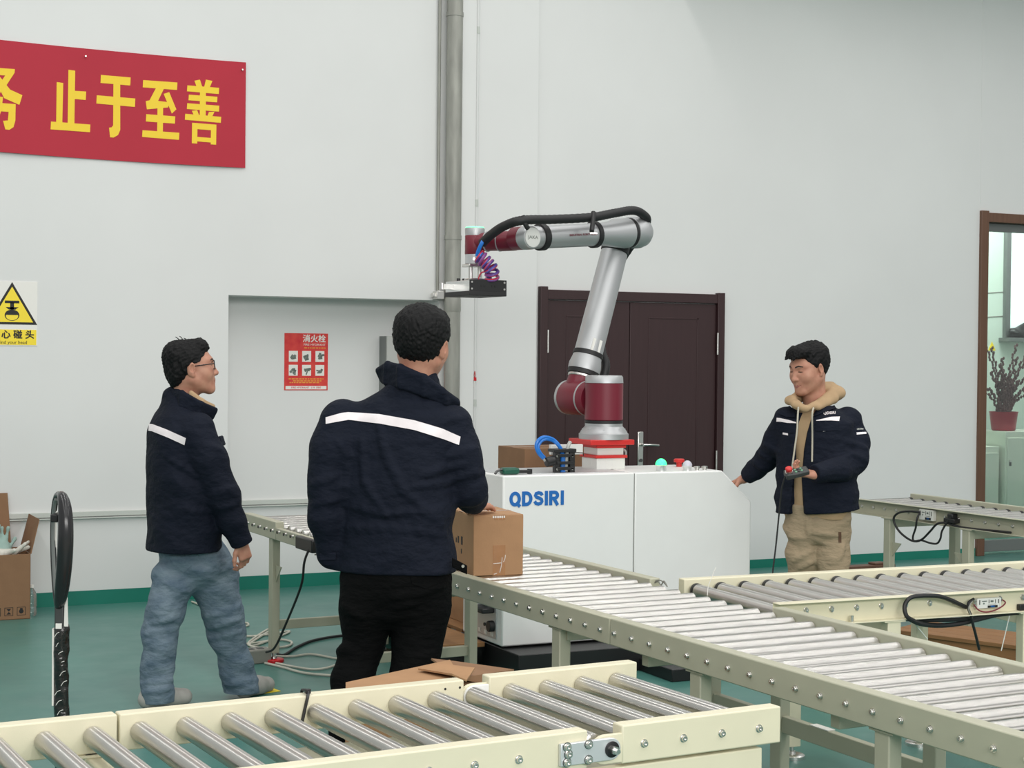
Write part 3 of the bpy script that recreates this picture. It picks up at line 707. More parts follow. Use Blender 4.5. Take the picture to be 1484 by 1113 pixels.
# buttons and lamps along the front edge of its top
def ptop(x, y, yy): return ony(x, y, yy)
def lamp(px_, yy, r, m, h=.03):
    p = ony(px_, 684, yy); b = MB(); b.lathe((p.x, yy, Z1), (p.x, yy, Z1 + h), [(0, r * .88), (h * .7, r * .88), (h, r)], 20)
    o = b.build('lamp_base', 'aluminium', cab)
    b = MB(); prof = [(0, r)] + [(r * 1.1 * math.sin(t), r * math.cos(t)) for t in [i * math.pi / 16 for i in range(1, 8)]] + [(r * 1.1, .0005)]
    b.lathe((p.x, yy, Z1 + h), (p.x, yy, Z1 + h + .1), prof, 20); b.build('lamp_dome', m, o)
    return o
lamp(958, 7.77, .032, 'lamp_green', .034); lamp(996, 7.77, .027, 'lamp_white', .026)
for px_ in (1010, 1021):
    p = ony(px_, 684, 7.78); b = MB(); b.lathe((p.x, 7.78, Z1), (p.x, 7.78, Z1 + .03), [(0, .012), (.008, .012), (.009, .018), (.02, .018), (.022, .014)], 18); b.build('push_button', 'zinc', cab)
p = ony(984, 684, 8.05); b = MB(); b.lathe((p.x, 8.05, Z1), (p.x, 8.05, Z1 + .06), [(0, .016), (.024, .016), (.026, .03), (.04, .032), (.046, .026)], 20); b.build('emergency_stop', 'signal_red', cab)

# ---- riser + arm
arm = thing('robot_arm', 'silver and burgundy jointed robot arm standing on the white cabinet', 'robot')
AX, AY = 4.326, 8.05
def rb(x0, x1, y0, y1, z0, z1, nm, m, bev=.003, par=None): return MB().box(x0, x1, y0, y1, z0, z1).build(nm, m, par or arm, bevel=bev)
def sq(h, z0, z1, nm, m, **k): return rb(AX - h, AX + h, AY - h, AY + h, z0, z1, nm, m, **k)
rz_ = sq(.090, Z1, 1.102, 'riser_block', 'riser_white')
for k in range(4):
    for (dx, dy) in ((-.0905, None), (None, -.0905)):
        t = -.07 + k * .042
        if dx: rb(AX + dx, AX + dx + .004, AY + t, AY + t + .012, Z1 + .004, 1.098, 'riser_groove', 'riser_white', 0, rz_)
        else: rb(AX + t, AX + t + .012, AY + dy, AY + dy + .004, Z1 + .004, 1.098, 'riser_groove', 'riser_white', 0, rz_)
sq(.100, 1.102, 1.118, 'riser_flange', 'signal_red')
r2 = sq(.083, 1.118, 1.165, 'riser_block', 'riser_white')
sq(.094, 1.158, 1.178, 'riser_flange', 'signal_red')
rb(AX - .150, AX + .128, AY - .128, AY + .14, 1.176, 1.205, 'top_flange', 'signal_red', .004)
MB().tube([(AX + .09, AY, 1.15), (AX + .125, AY - .02, 1.14), (AX + .13, AY - .02, 1.11), (AX + .1, AY, 1.075)], .006, 8, 5).build('cable_loop', 'clear_grey', arm)
zb = 1.205
b = MB(); b.lathe((AX, AY, zb), (AX, AY, 2), [(0, .140), (.030, .140), (.034, .134), (.046, .128), (.066, .112), (.072, .106), (.088, .106)], 40)
fl = b.build('base_flange', 'arm_silver', arm)
for k in range(8):
    a = k * math.pi / 4 + .3
    MB().prism([(-.006, 0), (.006, 0), (.006, .026), (-.006, .03)], .102, .122, Matrix.Translation((AX, AY, zb + .03)) @ Matrix.Rotation(a, 4, 'Z')).build('flange_rib', 'arm_silver', fl, bevel=.002)
MB().lathe((AX, AY, zb + .088), (AX, AY, 2), [(0, .104), (.003, .107), (.016, .107), (.018, .104)], 40).build('seal_ring', 'black_rubber', arm)
z1_ = zb + .106; zt = 1.562
col_ = MB().lathe((AX, AY, z1_), (AX, AY, 2), [(0, .104), (.004, .1075), (zt - z1_ - .044, .1075), (zt - z1_ - .042, .104)], 40).build('base_joint', 'burgundy', arm)
MB().lathe((AX, AY, zt - .042), (AX, AY, 2), [(0, .108), (.034, .1055), (.042, .098), (.0425, .001)], 40, cap=False).build('joint_cap', 'arm_silver', arm)
# joint axis directions
BL = (RT * -.643 + FW0 * .766).normalized()          # shoulder axis: to the left and away
S_ = atd(836, 576, 9.34); E_u = atd(898, 336, 9.52); E_f = atd(921, 337, 9.42); W_ = atd(759, 345, 8.88)
C_ = Vector((AX, AY, S_.z - .002))
# shoulder housing
Lh = (S_ - C_).dot(BL)
s0 = C_ + BL * .085; s1 = S_ + BL * .085; dS = (s1 - s0)
L_ = dS.length
sh = MB().lathe(s0, s1, [(0, .09), (.02, .098), (L_ - .03, .099), (L_ - .012, .094), (L_, .075)], 36).build('shoulder_joint', 'burgundy', arm)
MB().lathe(s0 + dS.normalized() * .05, s1, [(0, .0985), (.004, .1005), (.010, .1005), (.012, .0985)], 36).build('joint_ring', 'arm_silver', sh)
MB().lathe(s1 - dS.normalized() * .03, s1 + dS, [(0, .0992), (.004, .101), (.022, .099), (.034, .085), (.036, .02)], 36).build('joint_cap', 'arm_silver', sh)
# upper arm
du = (E_u - S_).normalized(); Lu = (E_u - S_).length
MB().lathe(S_, E_u, [(0, .085), (.05, .086), (.10, .080), (.118, .079)], 32).build('shoulder_neck', 'burgundy', arm)
MB().lathe(S_ + du * .116, E_u, [(0, .081), (.003, .084), (.014, .084), (.017, .081)], 32).build('joint_ring', 'zinc', arm)
MB().lathe(S_ + du * .132, E_u, [(0, .088), (.003, .0915), (.026, .0915), (.03, .088)], 32).build('seal_ring', 'black_rubber', arm)
ua = MB().lathe(S_ + du * .16, E_u, [(0, .094), (.035, .095), (.075, .086), (.10, .083), (Lu - .30, .079), (Lu - .285, .076)], 36).build('upper_arm', 'arm_silver', arm)
MB().lathe(S_ + du * (.16 + .088), E_u, [(0, .0845), (.002, .0895), (.026, .0885), (.028, .0835)], 32).build('cable_strap', 'black_rubber', ua)
MB().lathe(S_ + du * (Lu - .128), E_u, [(0, .078), (.004, .0825), (.036, .0825), (.04, .078)], 32).build('seal_ring', 'black_rubber', arm)
MB().lathe(S_ + du * (Lu - .09), E_u, [(0, .079), (.012, .081), (.09, .078)], 32).build('elbow_neck', 'arm_silver', arm)
# rating label on the upper arm
lc = S_ + du * .315; nrm = (-FW0 + RT * .45).normalized()
xl = nrm.cross(du); xl = du.cross(nrm).normalized()
mlab = Matrix((xl, du, nrm)).transposed().to_4x4(); mlab.translation = lc + nrm * .0805
MB().box(-.030, .030, -.038, .038, -.004, .001, mlab).build('rating_label', 'paper_white', ua, smooth=0)
# elbow housing and forearm
df = (W_ - E_f).normalized(); Lf = (W_ - E_f).length
eh = MB().lathe(E_u + BL * .07, E_f - BL * .02, [(0, .05), (.012, .074), (.03, .083), ((E_f - E_u).length + .09, .083)], 32).build('elbow_joint', 'arm_silver', arm)
fa = MB().lathe(E_f - df * .105, W_, [(0, .005), (.006, .035), (.02, .062), (.045, .082), (.085, .0925), (.12, .0925), (.145, .088), (.148, .084)], 36).build('elbow_cap', 'arm_silver', arm)
MB().lathe(E_f + df * .044, W_, [(0, .084), (.003, .088), (.024, .088), (.027, .084)], 32).build('seal_ring', 'black_rubber', arm)
fo = MB().lathe(E_f + df * .07, W_, [(0, .087), (.02, .088), (.15, .072), (.2, .066), (Lf - .12, .063), (Lf - .10, .060)], 36).build('forearm', 'arm_silver', arm)
for t, w in ((.33, .03), (Lf - .125, .04)):
    rr = .0665 if t < .5 else .064
    MB().lathe(E_f + df * (t - w/2), W_, [(0, rr - .004), (.002, rr + .010), (w - .002, rr + .010), (w, rr - .004)], 30).build('hose_strap', 'black_rubber', fo)
ct = frame(E_f + df * .50 + (-FW0).normalized() * .0, df * -1, (0, 0, 1))
fn = (-FW0 - df * (-FW0).dot(df)).normalized(); up_ = fn.cross(-df).normalized()
mt = Matrix((-df, up_, fn)).transposed().to_4x4(); mt.translation = E_f + df * .47 + fn * .0685 - up_ * .004
text('lettering', 'INDUSTRIAL ROBOT SERIES', .017, 'burgundy', fo, mt, sx=1.0)
# wrist one: its round cap faces the camera
wa = -BL
MB().lathe(W_ - df * .125, W_ + df * .2, [(0, .060), (.05, .061), (.10, .056)], 28).build('wrist_neck', 'arm_silver', arm)
w1 = MB().lathe(W_ + wa * .005, W_ + wa * .11, [(0, .06), (.004, .0655), (.055, .0655), (.067, .060), (.069, .052)], 32).build('wrist_joint', 'arm_silver', arm)
MB().lathe(W_ - wa * .085, W_ + wa * .11, [(0, .05), (.012, .064), (.089, .0645), (.092, .06)], 32).build('wrist_joint', 'burgundy', arm)
MB().lathe(W_ + wa * .074, W_ + wa * .2, [(0, .0535), (.004, .0535), (.005, .048)], 32).build('cap_disc', 'riser_white', w1)
zc_ = Vector((0, 0, 1)); xa = zc_.cross(wa).normalized()
mt = Matrix((xa, zc_, wa)).transposed().to_4x4(); mt.translation = W_ + wa * .0795
text('cap_lettering', 'JAKA', .026, 'seam_dark', w1, mt, sx=1.2)
# wrist two: burgundy, runs left; wrist three: upright
V_ = atd(688, 351, 9.10); W2 = atd(745, 349, 8.98)
dv = (V_ - W2); Lv = dv.length; dvn = dv.normalized()
w2 = MB().lathe(W2 - dvn * .02, V_, [(0, .045), (.01, .055), (.10, .056), (.11, .053), (.19, .052), (Lv, .05)], 30).build('wrist_joint', 'burgundy', arm)
for t in (.085, .165): MB().lathe(W2 + dvn * t, V_, [(0, .053), (.002, .0575), (.006, .0575), (.008, .053)], 30).build('joint_ring', 'arm_silver', w2)
zt3 = atd(688, 329, 9.10).z; zb3 = atd(688, 369, 9.10).z; zf3 = atd(688, 383, 9.10).z
w3 = MB().lathe((V_.x, V_.y, zb3), (V_.x, V_.y, 9), [(0, .053), (.004, .0555), (zt3 - zb3 - .05, .0555), (zt3 - zb3 - .046, .053)], 30).build('wrist_joint', 'burgundy', arm)
MB().lathe((V_.x, V_.y, zt3 - .05), (V_.x, V_.y, 9), [(0, .0545), (.036, .056), (.046, .052), (.0465, .0005)], 30, cap=False).build('joint_cap', 'arm_silver', w3)
mat('ring_green', (.2, .9, .4), .3, emit=(.2, 1, .45), estr=1.2)
MB().lathe((V_.x, V_.y, zt3 - .008), (V_.x, V_.y, 9), [(0, .052), (.004, .054), (.008, .050)], 30).build('status_ring', 'ring_green', w3)
tf = MB().lathe((V_.x, V_.y, zf3), (V_.x, V_.y, 9), [(0, .050), (.003, .054), (zb3 - zf3, .054)], 30).build('tool_flange', 'cap_silver', arm)
MB().cyl(Vector((V_.x, V_.y, (zf3 + zb3) / 2)) - FW0 * .052, Vector((V_.x, V_.y, (zf3 + zb3) / 2)) - FW0 * .062, .009, 12).build('screw', 'zinc', tf)
# gripper
gz1 = atd(700, 407, 9.1).z; gz0 = atd(700, 429, 9.1).z
ga = R(-25 + 27)                             # yaw of the gripper plate
gm = Matrix.Translation((V_.x, V_.y, 0)) @ Matrix.Rotation(ga, 4, 'Z')
for k, dx in enumerate((-.028, .028)):
    MB().cyl(gm @ Vector((dx, -.01, gz1)), gm @ Vector((dx, -.01, zf3 - .01)), .014, 14).build('stand_off', 'zinc', arm)
MB().box(-.055, .055, -.05, .05, zf3 - .016, zf3, gm).build('adapter_plate', 'zinc', arm, bevel=.003)
gr = MB().box(-.10, .12, -.15, .17, gz0 + .020, gz1 - .003, gm).build('gripper_body', 'aluminium', arm, bevel=.003)
MB().box(-.103, .125, -.156, -.149, gz0 + .018, gz1, gm).build('gripper_end_plate', 'black_plastic', gr, bevel=.002)
MB().box(-.105, .125, -.157, .175, gz0 - .004, gz0 + .021, gm).build('suction_foam', 'black_rubber', gr, bevel=.003)
MB().box(-.055, .06, -.06, .06, gz1 - .004, gz1 + .012, gm).build('mount_plate', 'zinc', gr, bevel=.003)
for k in range(4):
    x = (-.03, -.012, .036, .054)[k]
    MB().cyl(gm @ Vector((x, -.155, gz0 + .05)), gm @ Vector((x, -.158, gz0 + .05)), .006, 10).build('port_hole', 'ink_black', gr)
for x in (-.09, .11):
    for z in (gz0 + .034, gz1 - .014): MB().cyl(gm @ Vector((x, -.155, z)), gm @ Vector((x, -.159, z)), .0055, 10).build('screw', 'zinc', gr)
b = MB(); b.box(-.16, -.10, .06, .09, gz1 - .05, gz1 - .02, gm); b.cyl(gm @ Vector((-.165, .075, gz1 - .05)), gm @ Vector((-.165, .075, gz1 - .015)), .014, 12)
b.build('side_fitting', 'zinc', gr)
for x in (-.085, -.05): MB().cyl(gm @ Vector((x, .03, gz1 - .004)), gm @ Vector((x, .03, gz1 + .012)), .010, 10).build('plug', 'black_plastic', gr)
# black hose along the arm
def hp(x, y, d): return atd(x, y, d)
hose = [hp(699, 352, 8.98), hp(712, 340, 8.90), hp(730, 328, 8.80), hp(756, 319.5, 8.74), hp(800, 318, 8.86), hp(856, 315, 9.06), hp(890, 309, 9.2), hp(917, 305, 9.28), hp(932, 311, 9.36), hp(937, 322, 9.44), hp(920, 348, 9.68), hp(888, 400, 9.70), hp(869, 465, 9.60), hp(872, 508, 9.52), hp(878, 530, 9.46), hp(872, 556, 9.44)]
b = MB(); sp_ = spline([Vector(p) for p in hose], 14)
rr = [(.0245 + (.0016 if i % 2 else 0)) for i in range(len(sp_))]
b.tube(sp_, rr, 12); ho = b.build('hose', 'black_rubber', arm)
for p, q_ in ((hp(860, 313, 9.06), hp(857, 336, 9.02)), (hp(757, 318, 8.74), hp(765, 332, 8.80))):
    MB().tube([p + Vector((0, 0, .02)), (p + q_) / 2 - FW0 * .03, q_ - FW0 * .045], .014, 8, 4).build('strap_tail', 'black_rubber', ho)
MB().box(-.02, .02, -.003, .003, -.004, .004, Matrix.Translation(hp(860.5, 338, 8.96)) @ Matrix.Rotation(-YAW, 4, 'Z')).build('strap_clip', 'zinc', ho)
# air tubes and the coil above the gripper
for k, o_ in enumerate((0, .012)):
    MB().tube([hp(701 + k * 2, 346, 8.95), hp(697 + k * 2, 353, 8.94), hp(692.5 + k * 2, 363, 8.95), hp(690.5 + k * 3, 371, 8.96)], .0075, 8, 6).build('air_tube', 'blue_tube', arm)
ax_ = spline([hp(694, 371, 8.98), hp(704, 380, 8.98), hp(712, 390, 8.98), hp(713, 404, 9.0)], 30)
for nm, ph, m_ in (('coil_tube', 0, 'red_tube'), ('coil_tube', 2.2, 'blue_tube'), ('coil_tube', 4.2, 'purple_tube')):
    pts = []; n_ = len(ax_)
    for i in range(n_ * 2):
        t = i / (n_ * 2 - 1) * (n_ - 1); i0 = min(int(t), n_ - 2); p = ax_[i0].lerp(ax_[i0 + 1], t - i0)
        tg = (ax_[i0 + 1] - ax_[i0]).normalized(); u = tg.cross(FW0).normalized(); w = tg.cross(u)
        th = i / (n_ * 2 - 1) * 2 * math.pi * 6.5 + ph * .36
        pts.append(p + (u * math.cos(th) + w * math.sin(th)) * .034 + tg * (ph * .0016))
    MB().tube(pts, .0088, 7).build(nm, m_, arm)
MB().tube([hp(705, 394, 8.98), hp(698, 395, 8.98), hp(694, 402, 9.0), hp(694, 406, 9.02)], .004, 6, 5).build('air_tube', 'red_tube', arm)

# ---- valve block on the cabinet top
vb = thing('valve_block', 'black air valve block with blue tubes on the white cabinet', 'valve')
v0 = ony(803, 684, 7.80).x; v1 = ony(832, 684, 7.80).x
for x in (v0, v1 - .03): MB().box(x, x + .03, 7.79, 7.82, Z1, 1.165).build('bracket_post', 'black_plastic', vb, bevel=.002)
for z in (1.055, 1.085, 1.125): MB().box(v0 + .01, v1 - .01, 7.785, 7.80, z, z + .016).build('bracket_bar', 'black_plastic', vb, bevel=.002)
MB().box(v0 - .006, v1 + .006, 7.785, 7.87, 1.150, 1.168).build('bracket_top', 'black_plastic', vb, bevel=.003)
MB().box(v0 + .03, v1 - .03, 7.82, 7.86, Z1, 1.15).build('valve_body', 'black_plastic', vb, bevel=.004)
for k in range(4): MB().cyl((v0 - .003 + (k % 2) * (v1 - v0 - .03) + .015, 7.789, 1.06 + (k // 2) * .07), (v0 - .003 + (k % 2) * (v1 - v0 - .03) + .015, 7.785, 1.06 + (k // 2) * .07), .006, 8).build('screw', 'zinc', vb)
def vp(x, y, yy=7.80): return ony(x, y, yy)
MB().cyl(vp(803, 667), vp(791, 670), .027, 18).build('silencer', 'black_plastic', vb, bevel=.004)
for k in range(2):
    MB().tube([vp(787 + k*2, 664 - k), vp(780 + k*3, 656, 7.79), vp(777 + k*3, 646 + k*2, 7.79), vp(781 + k*3, 637 + k*3, 7.79), vp(790 + k*1, 633.5 + k*3, 7.80), vp(802 - k, 637 + k*2, 7.81), vp(811 - k, 647, 7.80), vp(816 - k*2, 660, 7.808), vp(817 - k*3, 684, 7.808)], .0095 - k*.001, 8, 6).build('air_tube', 'blue_tube', vb)
MB().tube([vp(790, 668), vp(786, 663)], .007, 8).build('tube_fitting', 'clear_grey', vb)
MB().tube([vp(820, 683, 7.808), vp(821, 660, 7.808), vp(823, 648), vp(826, 641, 7.82)], .011, 8, 5).build('grey_tube', 'clear_grey', vb)
MB().box(vp(799, 645, 7.9).x, vp(845, 645, 7.9).x, 7.9, 7.93, 1.13, 1.185).build('valve_bank', 'riser_white', vb, bevel=.003)
MB().tube([vp(832, 656), vp(838, 656), vp(845, 656.5), vp(846, 661)], .003, 6).build('thin_wire', 'black_plastic', vb)
# ---- green handled tool lying on the cabinet
tl = thing('hand_tool', 'green handled hand tool lying on the white cabinet top', 'tool')
g0, g1 = ony(727, 687, 7.76), ony(751, 687, 7.76)
MB().box(g0.x, g1.x, 7.735, 7.80, Z1 + .003, Z1 + .038).build('handle', 'tool_green', tl, bevel=.012)
MB().box(g1.x - .005, ony(769, 687, 7.77).x, 7.75, 7.78, Z1 + .008, Z1 + .024).build('shaft', 'black_plastic', tl, bevel=.004)
MB().cyl((ony(767, 687, 7.77).x, 7.765, Z1 + .003), (ony(767, 687, 7.77).x, 7.765, Z1 + .028), .014, 12).build('tip', 'black_plastic', tl)
b = MB(); b.tube([(g0.x + .01, 7.76, Z1 + .03), (g0.x - .03, 7.75, Z1 + .022), (ony(717, 688, 7.75).x, 7.745, Z1 + .008)], .007, 6, 3); b.build('lever', 'dark_steel', tl)
# ================================================================== people: signed-distance sculpting
class Vol:
    """a signed-distance grid; shapes are blended in, then skinned with surface nets"""
    def __init__(s, lo, hi, h):
        s.lo = np.array(lo, float); s.h = h
        s.n = np.maximum(4, np.ceil((np.array(hi) - s.lo) / h).astype(int) + 1)
        s.d = np.full(s.n, 0.5, np.float32)
    def sub(s, lo, hi):
        i0 = np.clip(np.floor((np.array(lo) - s.lo) / s.h).astype(int), 0, s.n - 1)
        i1 = np.clip(np.ceil((np.array(hi) - s.lo) / s.h).astype(int) + 1, 1, s.n)
        if np.any(i1 <= i0): return None, None
        ax = [s.lo[k] + s.h * np.arange(i0[k], i1[k], dtype=np.float32) for k in range(3)]
        X, Y, Z = np.meshgrid(*ax, indexing='ij')
        return tuple(slice(i0[k], i1[k]) for k in range(3)), (X, Y, Z)
    def put(s, f, lo, hi, k=.02, op='+'):
        sl, P = s.sub(np.array(lo) - k - s.h * 3, np.array(hi) + k + s.h * 3)
        if sl is None: return s
        e = f(*P).astype(np.float32); d = s.d[sl]
        if op == '+':
            t = np.clip(.5 + .5 * (d - e) / k, 0, 1); s.d[sl] = d * (1 - t) + e * t - k * t * (1 - t)
        else:
            e = -e; t = np.clip(.5 - .5 * (d - e) / k, 0, 1); s.d[sl] = d * (1 - t) + e * t + k * t * (1 - t)
        return s
    def cap(s, a, b, ra, rb=None, k=.02, op='+'):
        a = np.array(a, float); b = np.array(b, float); rb = ra if rb is None else rb
        ab = b - a; L2 = max(1e-9, ab @ ab); m = max(ra, rb)
        def f(X, Y, Z):
            t = np.clip(((X - a[0]) * ab[0] + (Y - a[1]) * ab[1] + (Z - a[2]) * ab[2]) / L2, 0, 1)
            return np.sqrt((X - a[0] - t*ab[0])**2 + (Y - a[1] - t*ab[1])**2 + (Z - a[2] - t*ab[2])**2) - (ra + (rb - ra) * t)
        return s.put(f, np.minimum(a, b) - m, np.maximum(a, b) + m, k, op)
    def chain(s, pts, k=.02, op='+'):
        for p, q in zip(pts[:-1], pts[1:]): s.cap(p[0], q[0], p[1], q[1], k, op)
        return s
    def ell(s, c, r, k=.02, op='+', rot=None):
        c = np.array(c, float); r = np.array(r, float); Rm = np.array(rot)[:3, :3] if rot is not None else np.eye(3)
        m = r.max()
        def f(X, Y, Z):
            dx, dy, dz = X - c[0], Y - c[1], Z - c[2]
            u = (dx*Rm[0][0] + dy*Rm[1][0] + dz*Rm[2][0]) / r[0]; v = (dx*Rm[0][1] + dy*Rm[1][1] + dz*Rm[2][1]) / r[1]; w = (dx*Rm[0][2] + dy*Rm[1][2] + dz*Rm[2][2]) / r[2]
            q = np.sqrt(u*u + v*v + w*w); g = np.sqrt((u/r[0])**2 + (v/r[1])**2 + (w/r[2])**2) + 1e-6
            return q * (q - 1) / g
        return s.put(f, c - m, c + m, k, op)
    def loft(s, sec, k=.02, op='+', pw=2.4):
        """sec: rows (z, cx, cy, a, b, rot) - superellipse slices"""
        sec = sorted(sec); A = np.array(sec, float); zs = A[:, 0]; m = A[:, 3:5].max()
        def f(X, Y, Z):
            z = np.clip(Z, zs[0], zs[-1])
            # smooth interpolation of every column
            cx, cy, a, b, ro = (np.interp(z, zs, A[:, j]) for j in range(1, 6))
            dx, dy = X - cx, Y - cy; c, sn = np.cos(ro), np.sin(ro)
            u = np.abs(dx * c + dy * sn) / a; v = np.abs(-dx * sn + dy * c) / b
            q = (u**pw + v**pw) ** (1 / pw)
            d = (q - 1) * np.minimum(a, b)
            dz = np.abs(Z - z)
            return np.where(dz > 0, np.sqrt(np.maximum(d, 0)**2 + dz**2) + np.minimum(d, 0) * 0, d) if True else d
        lo = np.array([(A[:, 1] - m).min(), (A[:, 2] - m).min(), zs[0]]); hi = np.array([(A[:, 1] + m).max(), (A[:, 2] + m).max(), zs[-1]])
        return s.put(f, lo, hi, k, op)
    def at(s, p):
        q = (np.array(p) - s.lo) / s.h; i = np.clip(np.floor(q).astype(int), 0, s.n - 2); f = np.clip(q - i, 0, 1); o = 0
        for a in (0, 1):
            for b in (0, 1):
                for c in (0, 1): o += s.d[i[0]+a, i[1]+b, i[2]+c] * (f[0] if a else 1-f[0]) * (f[1] if b else 1-f[1]) * (f[2] if c else 1-f[2])
        return o
    def fold(s, P, pix, r, k=.022, bury=.75):
        """a soft cloth ridge that follows the surface through photo points (nearest surface to the lens)"""
        pts = []
        for i in range(len(pix) - 1):
            for t in (0, .25, .5, .75): pts.append((pix[i][0]*(1-t) + pix[i+1][0]*t, pix[i][1]*(1-t) + pix[i+1][1]*t))
        pts.append(pix[-1]); ch = []; n = len(pts)
        for j, (x, y) in enumerate(pts):
            for df in np.arange(-.5, .4, .004):
                p = P.L(x, y, df)
                if np.all(p > s.lo) and np.all(p < s.lo + s.h * (s.n - 2)) and s.at(p) < 0:
                    w = r * (.35 + .65 * math.sin(math.pi * (j + .5) / n)); ch.append((P.L(x, y, df + w * bury), w)); break
        if len(ch) > 1: s.chain(ch, k)
        return s
    def disp(s, f, band=.03):
        X, Y, Z = np.meshgrid(*[s.lo[k] + s.h * np.arange(s.n[k], dtype=np.float32) for k in range(3)], indexing='ij', sparse=True)
        m = np.abs(s.d) < band
        idx = np.nonzero(m)
        x = X[idx[0], 0, 0]; y = Y[0, idx[1], 0]; z = Z[0, 0, idx[2]]
        s.d[idx] += f(x, y, z).astype(np.float32)
        return s
    def net(s):
        d = s.d; n = s.n; sg = d < 0
        c = np.zeros(n - 1, np.int8)
        for i in (0, 1):
            for j in (0, 1):
                for k in (0, 1): c += sg[i:n[0]-1+i, j:n[1]-1+j, k:n[2]-1+k]
        act = (c > 0) & (c < 8); I = np.argwhere(act); vid = np.full(n - 1, -1, np.int64); vid[act] = np.arange(len(I))
        cor = np.array([(i, j, k) for i in (0, 1) for j in (0, 1) for k in (0, 1)])
        val = np.stack([d[I[:, 0]+q[0], I[:, 1]+q[1], I[:, 2]+q[2]] for q in cor], 1)
        acc = np.zeros((len(I), 3)); cnt = np.zeros(len(I))
        for a in range(8):
            for b in range(a + 1, 8):
                if np.abs(cor[a] - cor[b]).sum() != 1: continue
                va, vb = val[:, a], val[:, b]; x = (va < 0) != (vb < 0)
                t = np.where(x, va / np.where(x, va - vb, 1), 0)
                acc[x] += cor[a] + t[x, None] * (cor[b] - cor[a]); cnt[x] += 1
        V = s.lo + s.h * (I + acc / cnt[:, None])
        F = []
        for ax in range(3):
            sl0 = [slice(1, n[k]-1) for k in range(3)]; sl1 = list(sl0); sl0[ax] = slice(0, n[ax]-1); sl1[ax] = slice(1, n[ax])
            A, B = sg[tuple(sl0)], sg[tuple(sl1)]
            E = np.argwhere(A != B); inside = A[A != B]
            off = np.ones(3, int); off[ax] = 0; E = E + off
            u, v = (ax + 1) % 3, (ax + 2) % 3
            def cell(du, dv):
                q = E.copy(); q[:, u] -= du; q[:, v] -= dv; return vid[q[:, 0], q[:, 1], q[:, 2]]
            Q = np.stack([cell(1, 1), cell(0, 1), cell(0, 0), cell(1, 0)], 1)
            Q[~inside] = Q[~inside][:, ::-1]; F.append(Q)
        F = np.concatenate(F); F = F[(F >= 0).all(1)]
        return V, F
def relax(V, F, it=2, lam=.5):
    E = np.concatenate([F[:, [0, 1]], F[:, [1, 2]], F[:, [2, 3]], F[:, [3, 0]]])
    for _ in range(it):
        acc = np.zeros_like(V); cnt = np.zeros(len(V))
        for a, b in ((0, 1), (1, 0)):
            for k in range(3): acc[:, k] += np.bincount(E[:, a], V[E[:, b], k], len(V))
            cnt += np.bincount(E[:, a], minlength=len(V))
        V = V + lam * (acc / np.maximum(cnt, 1)[:, None] - V)
    return V
def np_mesh(name, parts, material, smooth=True):
    vs, fs, n = [], [], 0
    for V, Fq in parts: vs.append(V); fs.append(Fq + n); n += len(V)
    V = np.concatenate(vs); Fq = np.concatenate(fs)
    me = bpy.data.meshes.new(name); me.vertices.add(len(V)); me.vertices.foreach_set('co', V.astype(np.float32).ravel())
    me.loops.add(Fq.size); me.loops.foreach_set('vertex_index', Fq.astype(np.int32).ravel())
    me.polygons.add(len(Fq)); me.polygons.foreach_set('loop_start', np.arange(0, Fq.size, 4, dtype=np.int32))
    me.polygons.foreach_set('loop_total', np.full(len(Fq), 4, np.int32))
    me.update(calc_edges=True); me.validate()
    if smooth: me.shade_smooth()
    me.materials.append(MATS[material]); return me
def folds(seed, amp, freq, aniso=(1, 1, 1), n=9):
    """cloth-like displacement: warped, sharpened waves"""
    r = np.random.default_rng(seed); D = r.normal(size=(n, 3)); D /= np.linalg.norm(D, axis=1)[:, None]; ph = r.uniform(0, 6.28, n); fr = freq * r.uniform(.6, 1.6, n)
    W = r.normal(size=(3, 3)) * 7; wp = r.uniform(0, 6.28, 3)
    def f(x, y, z):
        x, y, z = x * aniso[0], y * aniso[1], z * aniso[2]
        w = [.035 * np.sin(W[i][0]*x + W[i][1]*y + W[i][2]*z + wp[i]) for i in range(3)]
        x, y, z = x + w[0], y + w[1], z + w[2]; o = 0
        for i in range(n):
            sv = np.sin(fr[i] * (D[i][0]*x + D[i][1]*y + D[i][2]*z) + ph[i]); o = o + sv * np.abs(sv)
        return o * (amp / math.sqrt(n))
    return f
from mathutils.bvhtree import BVHTree
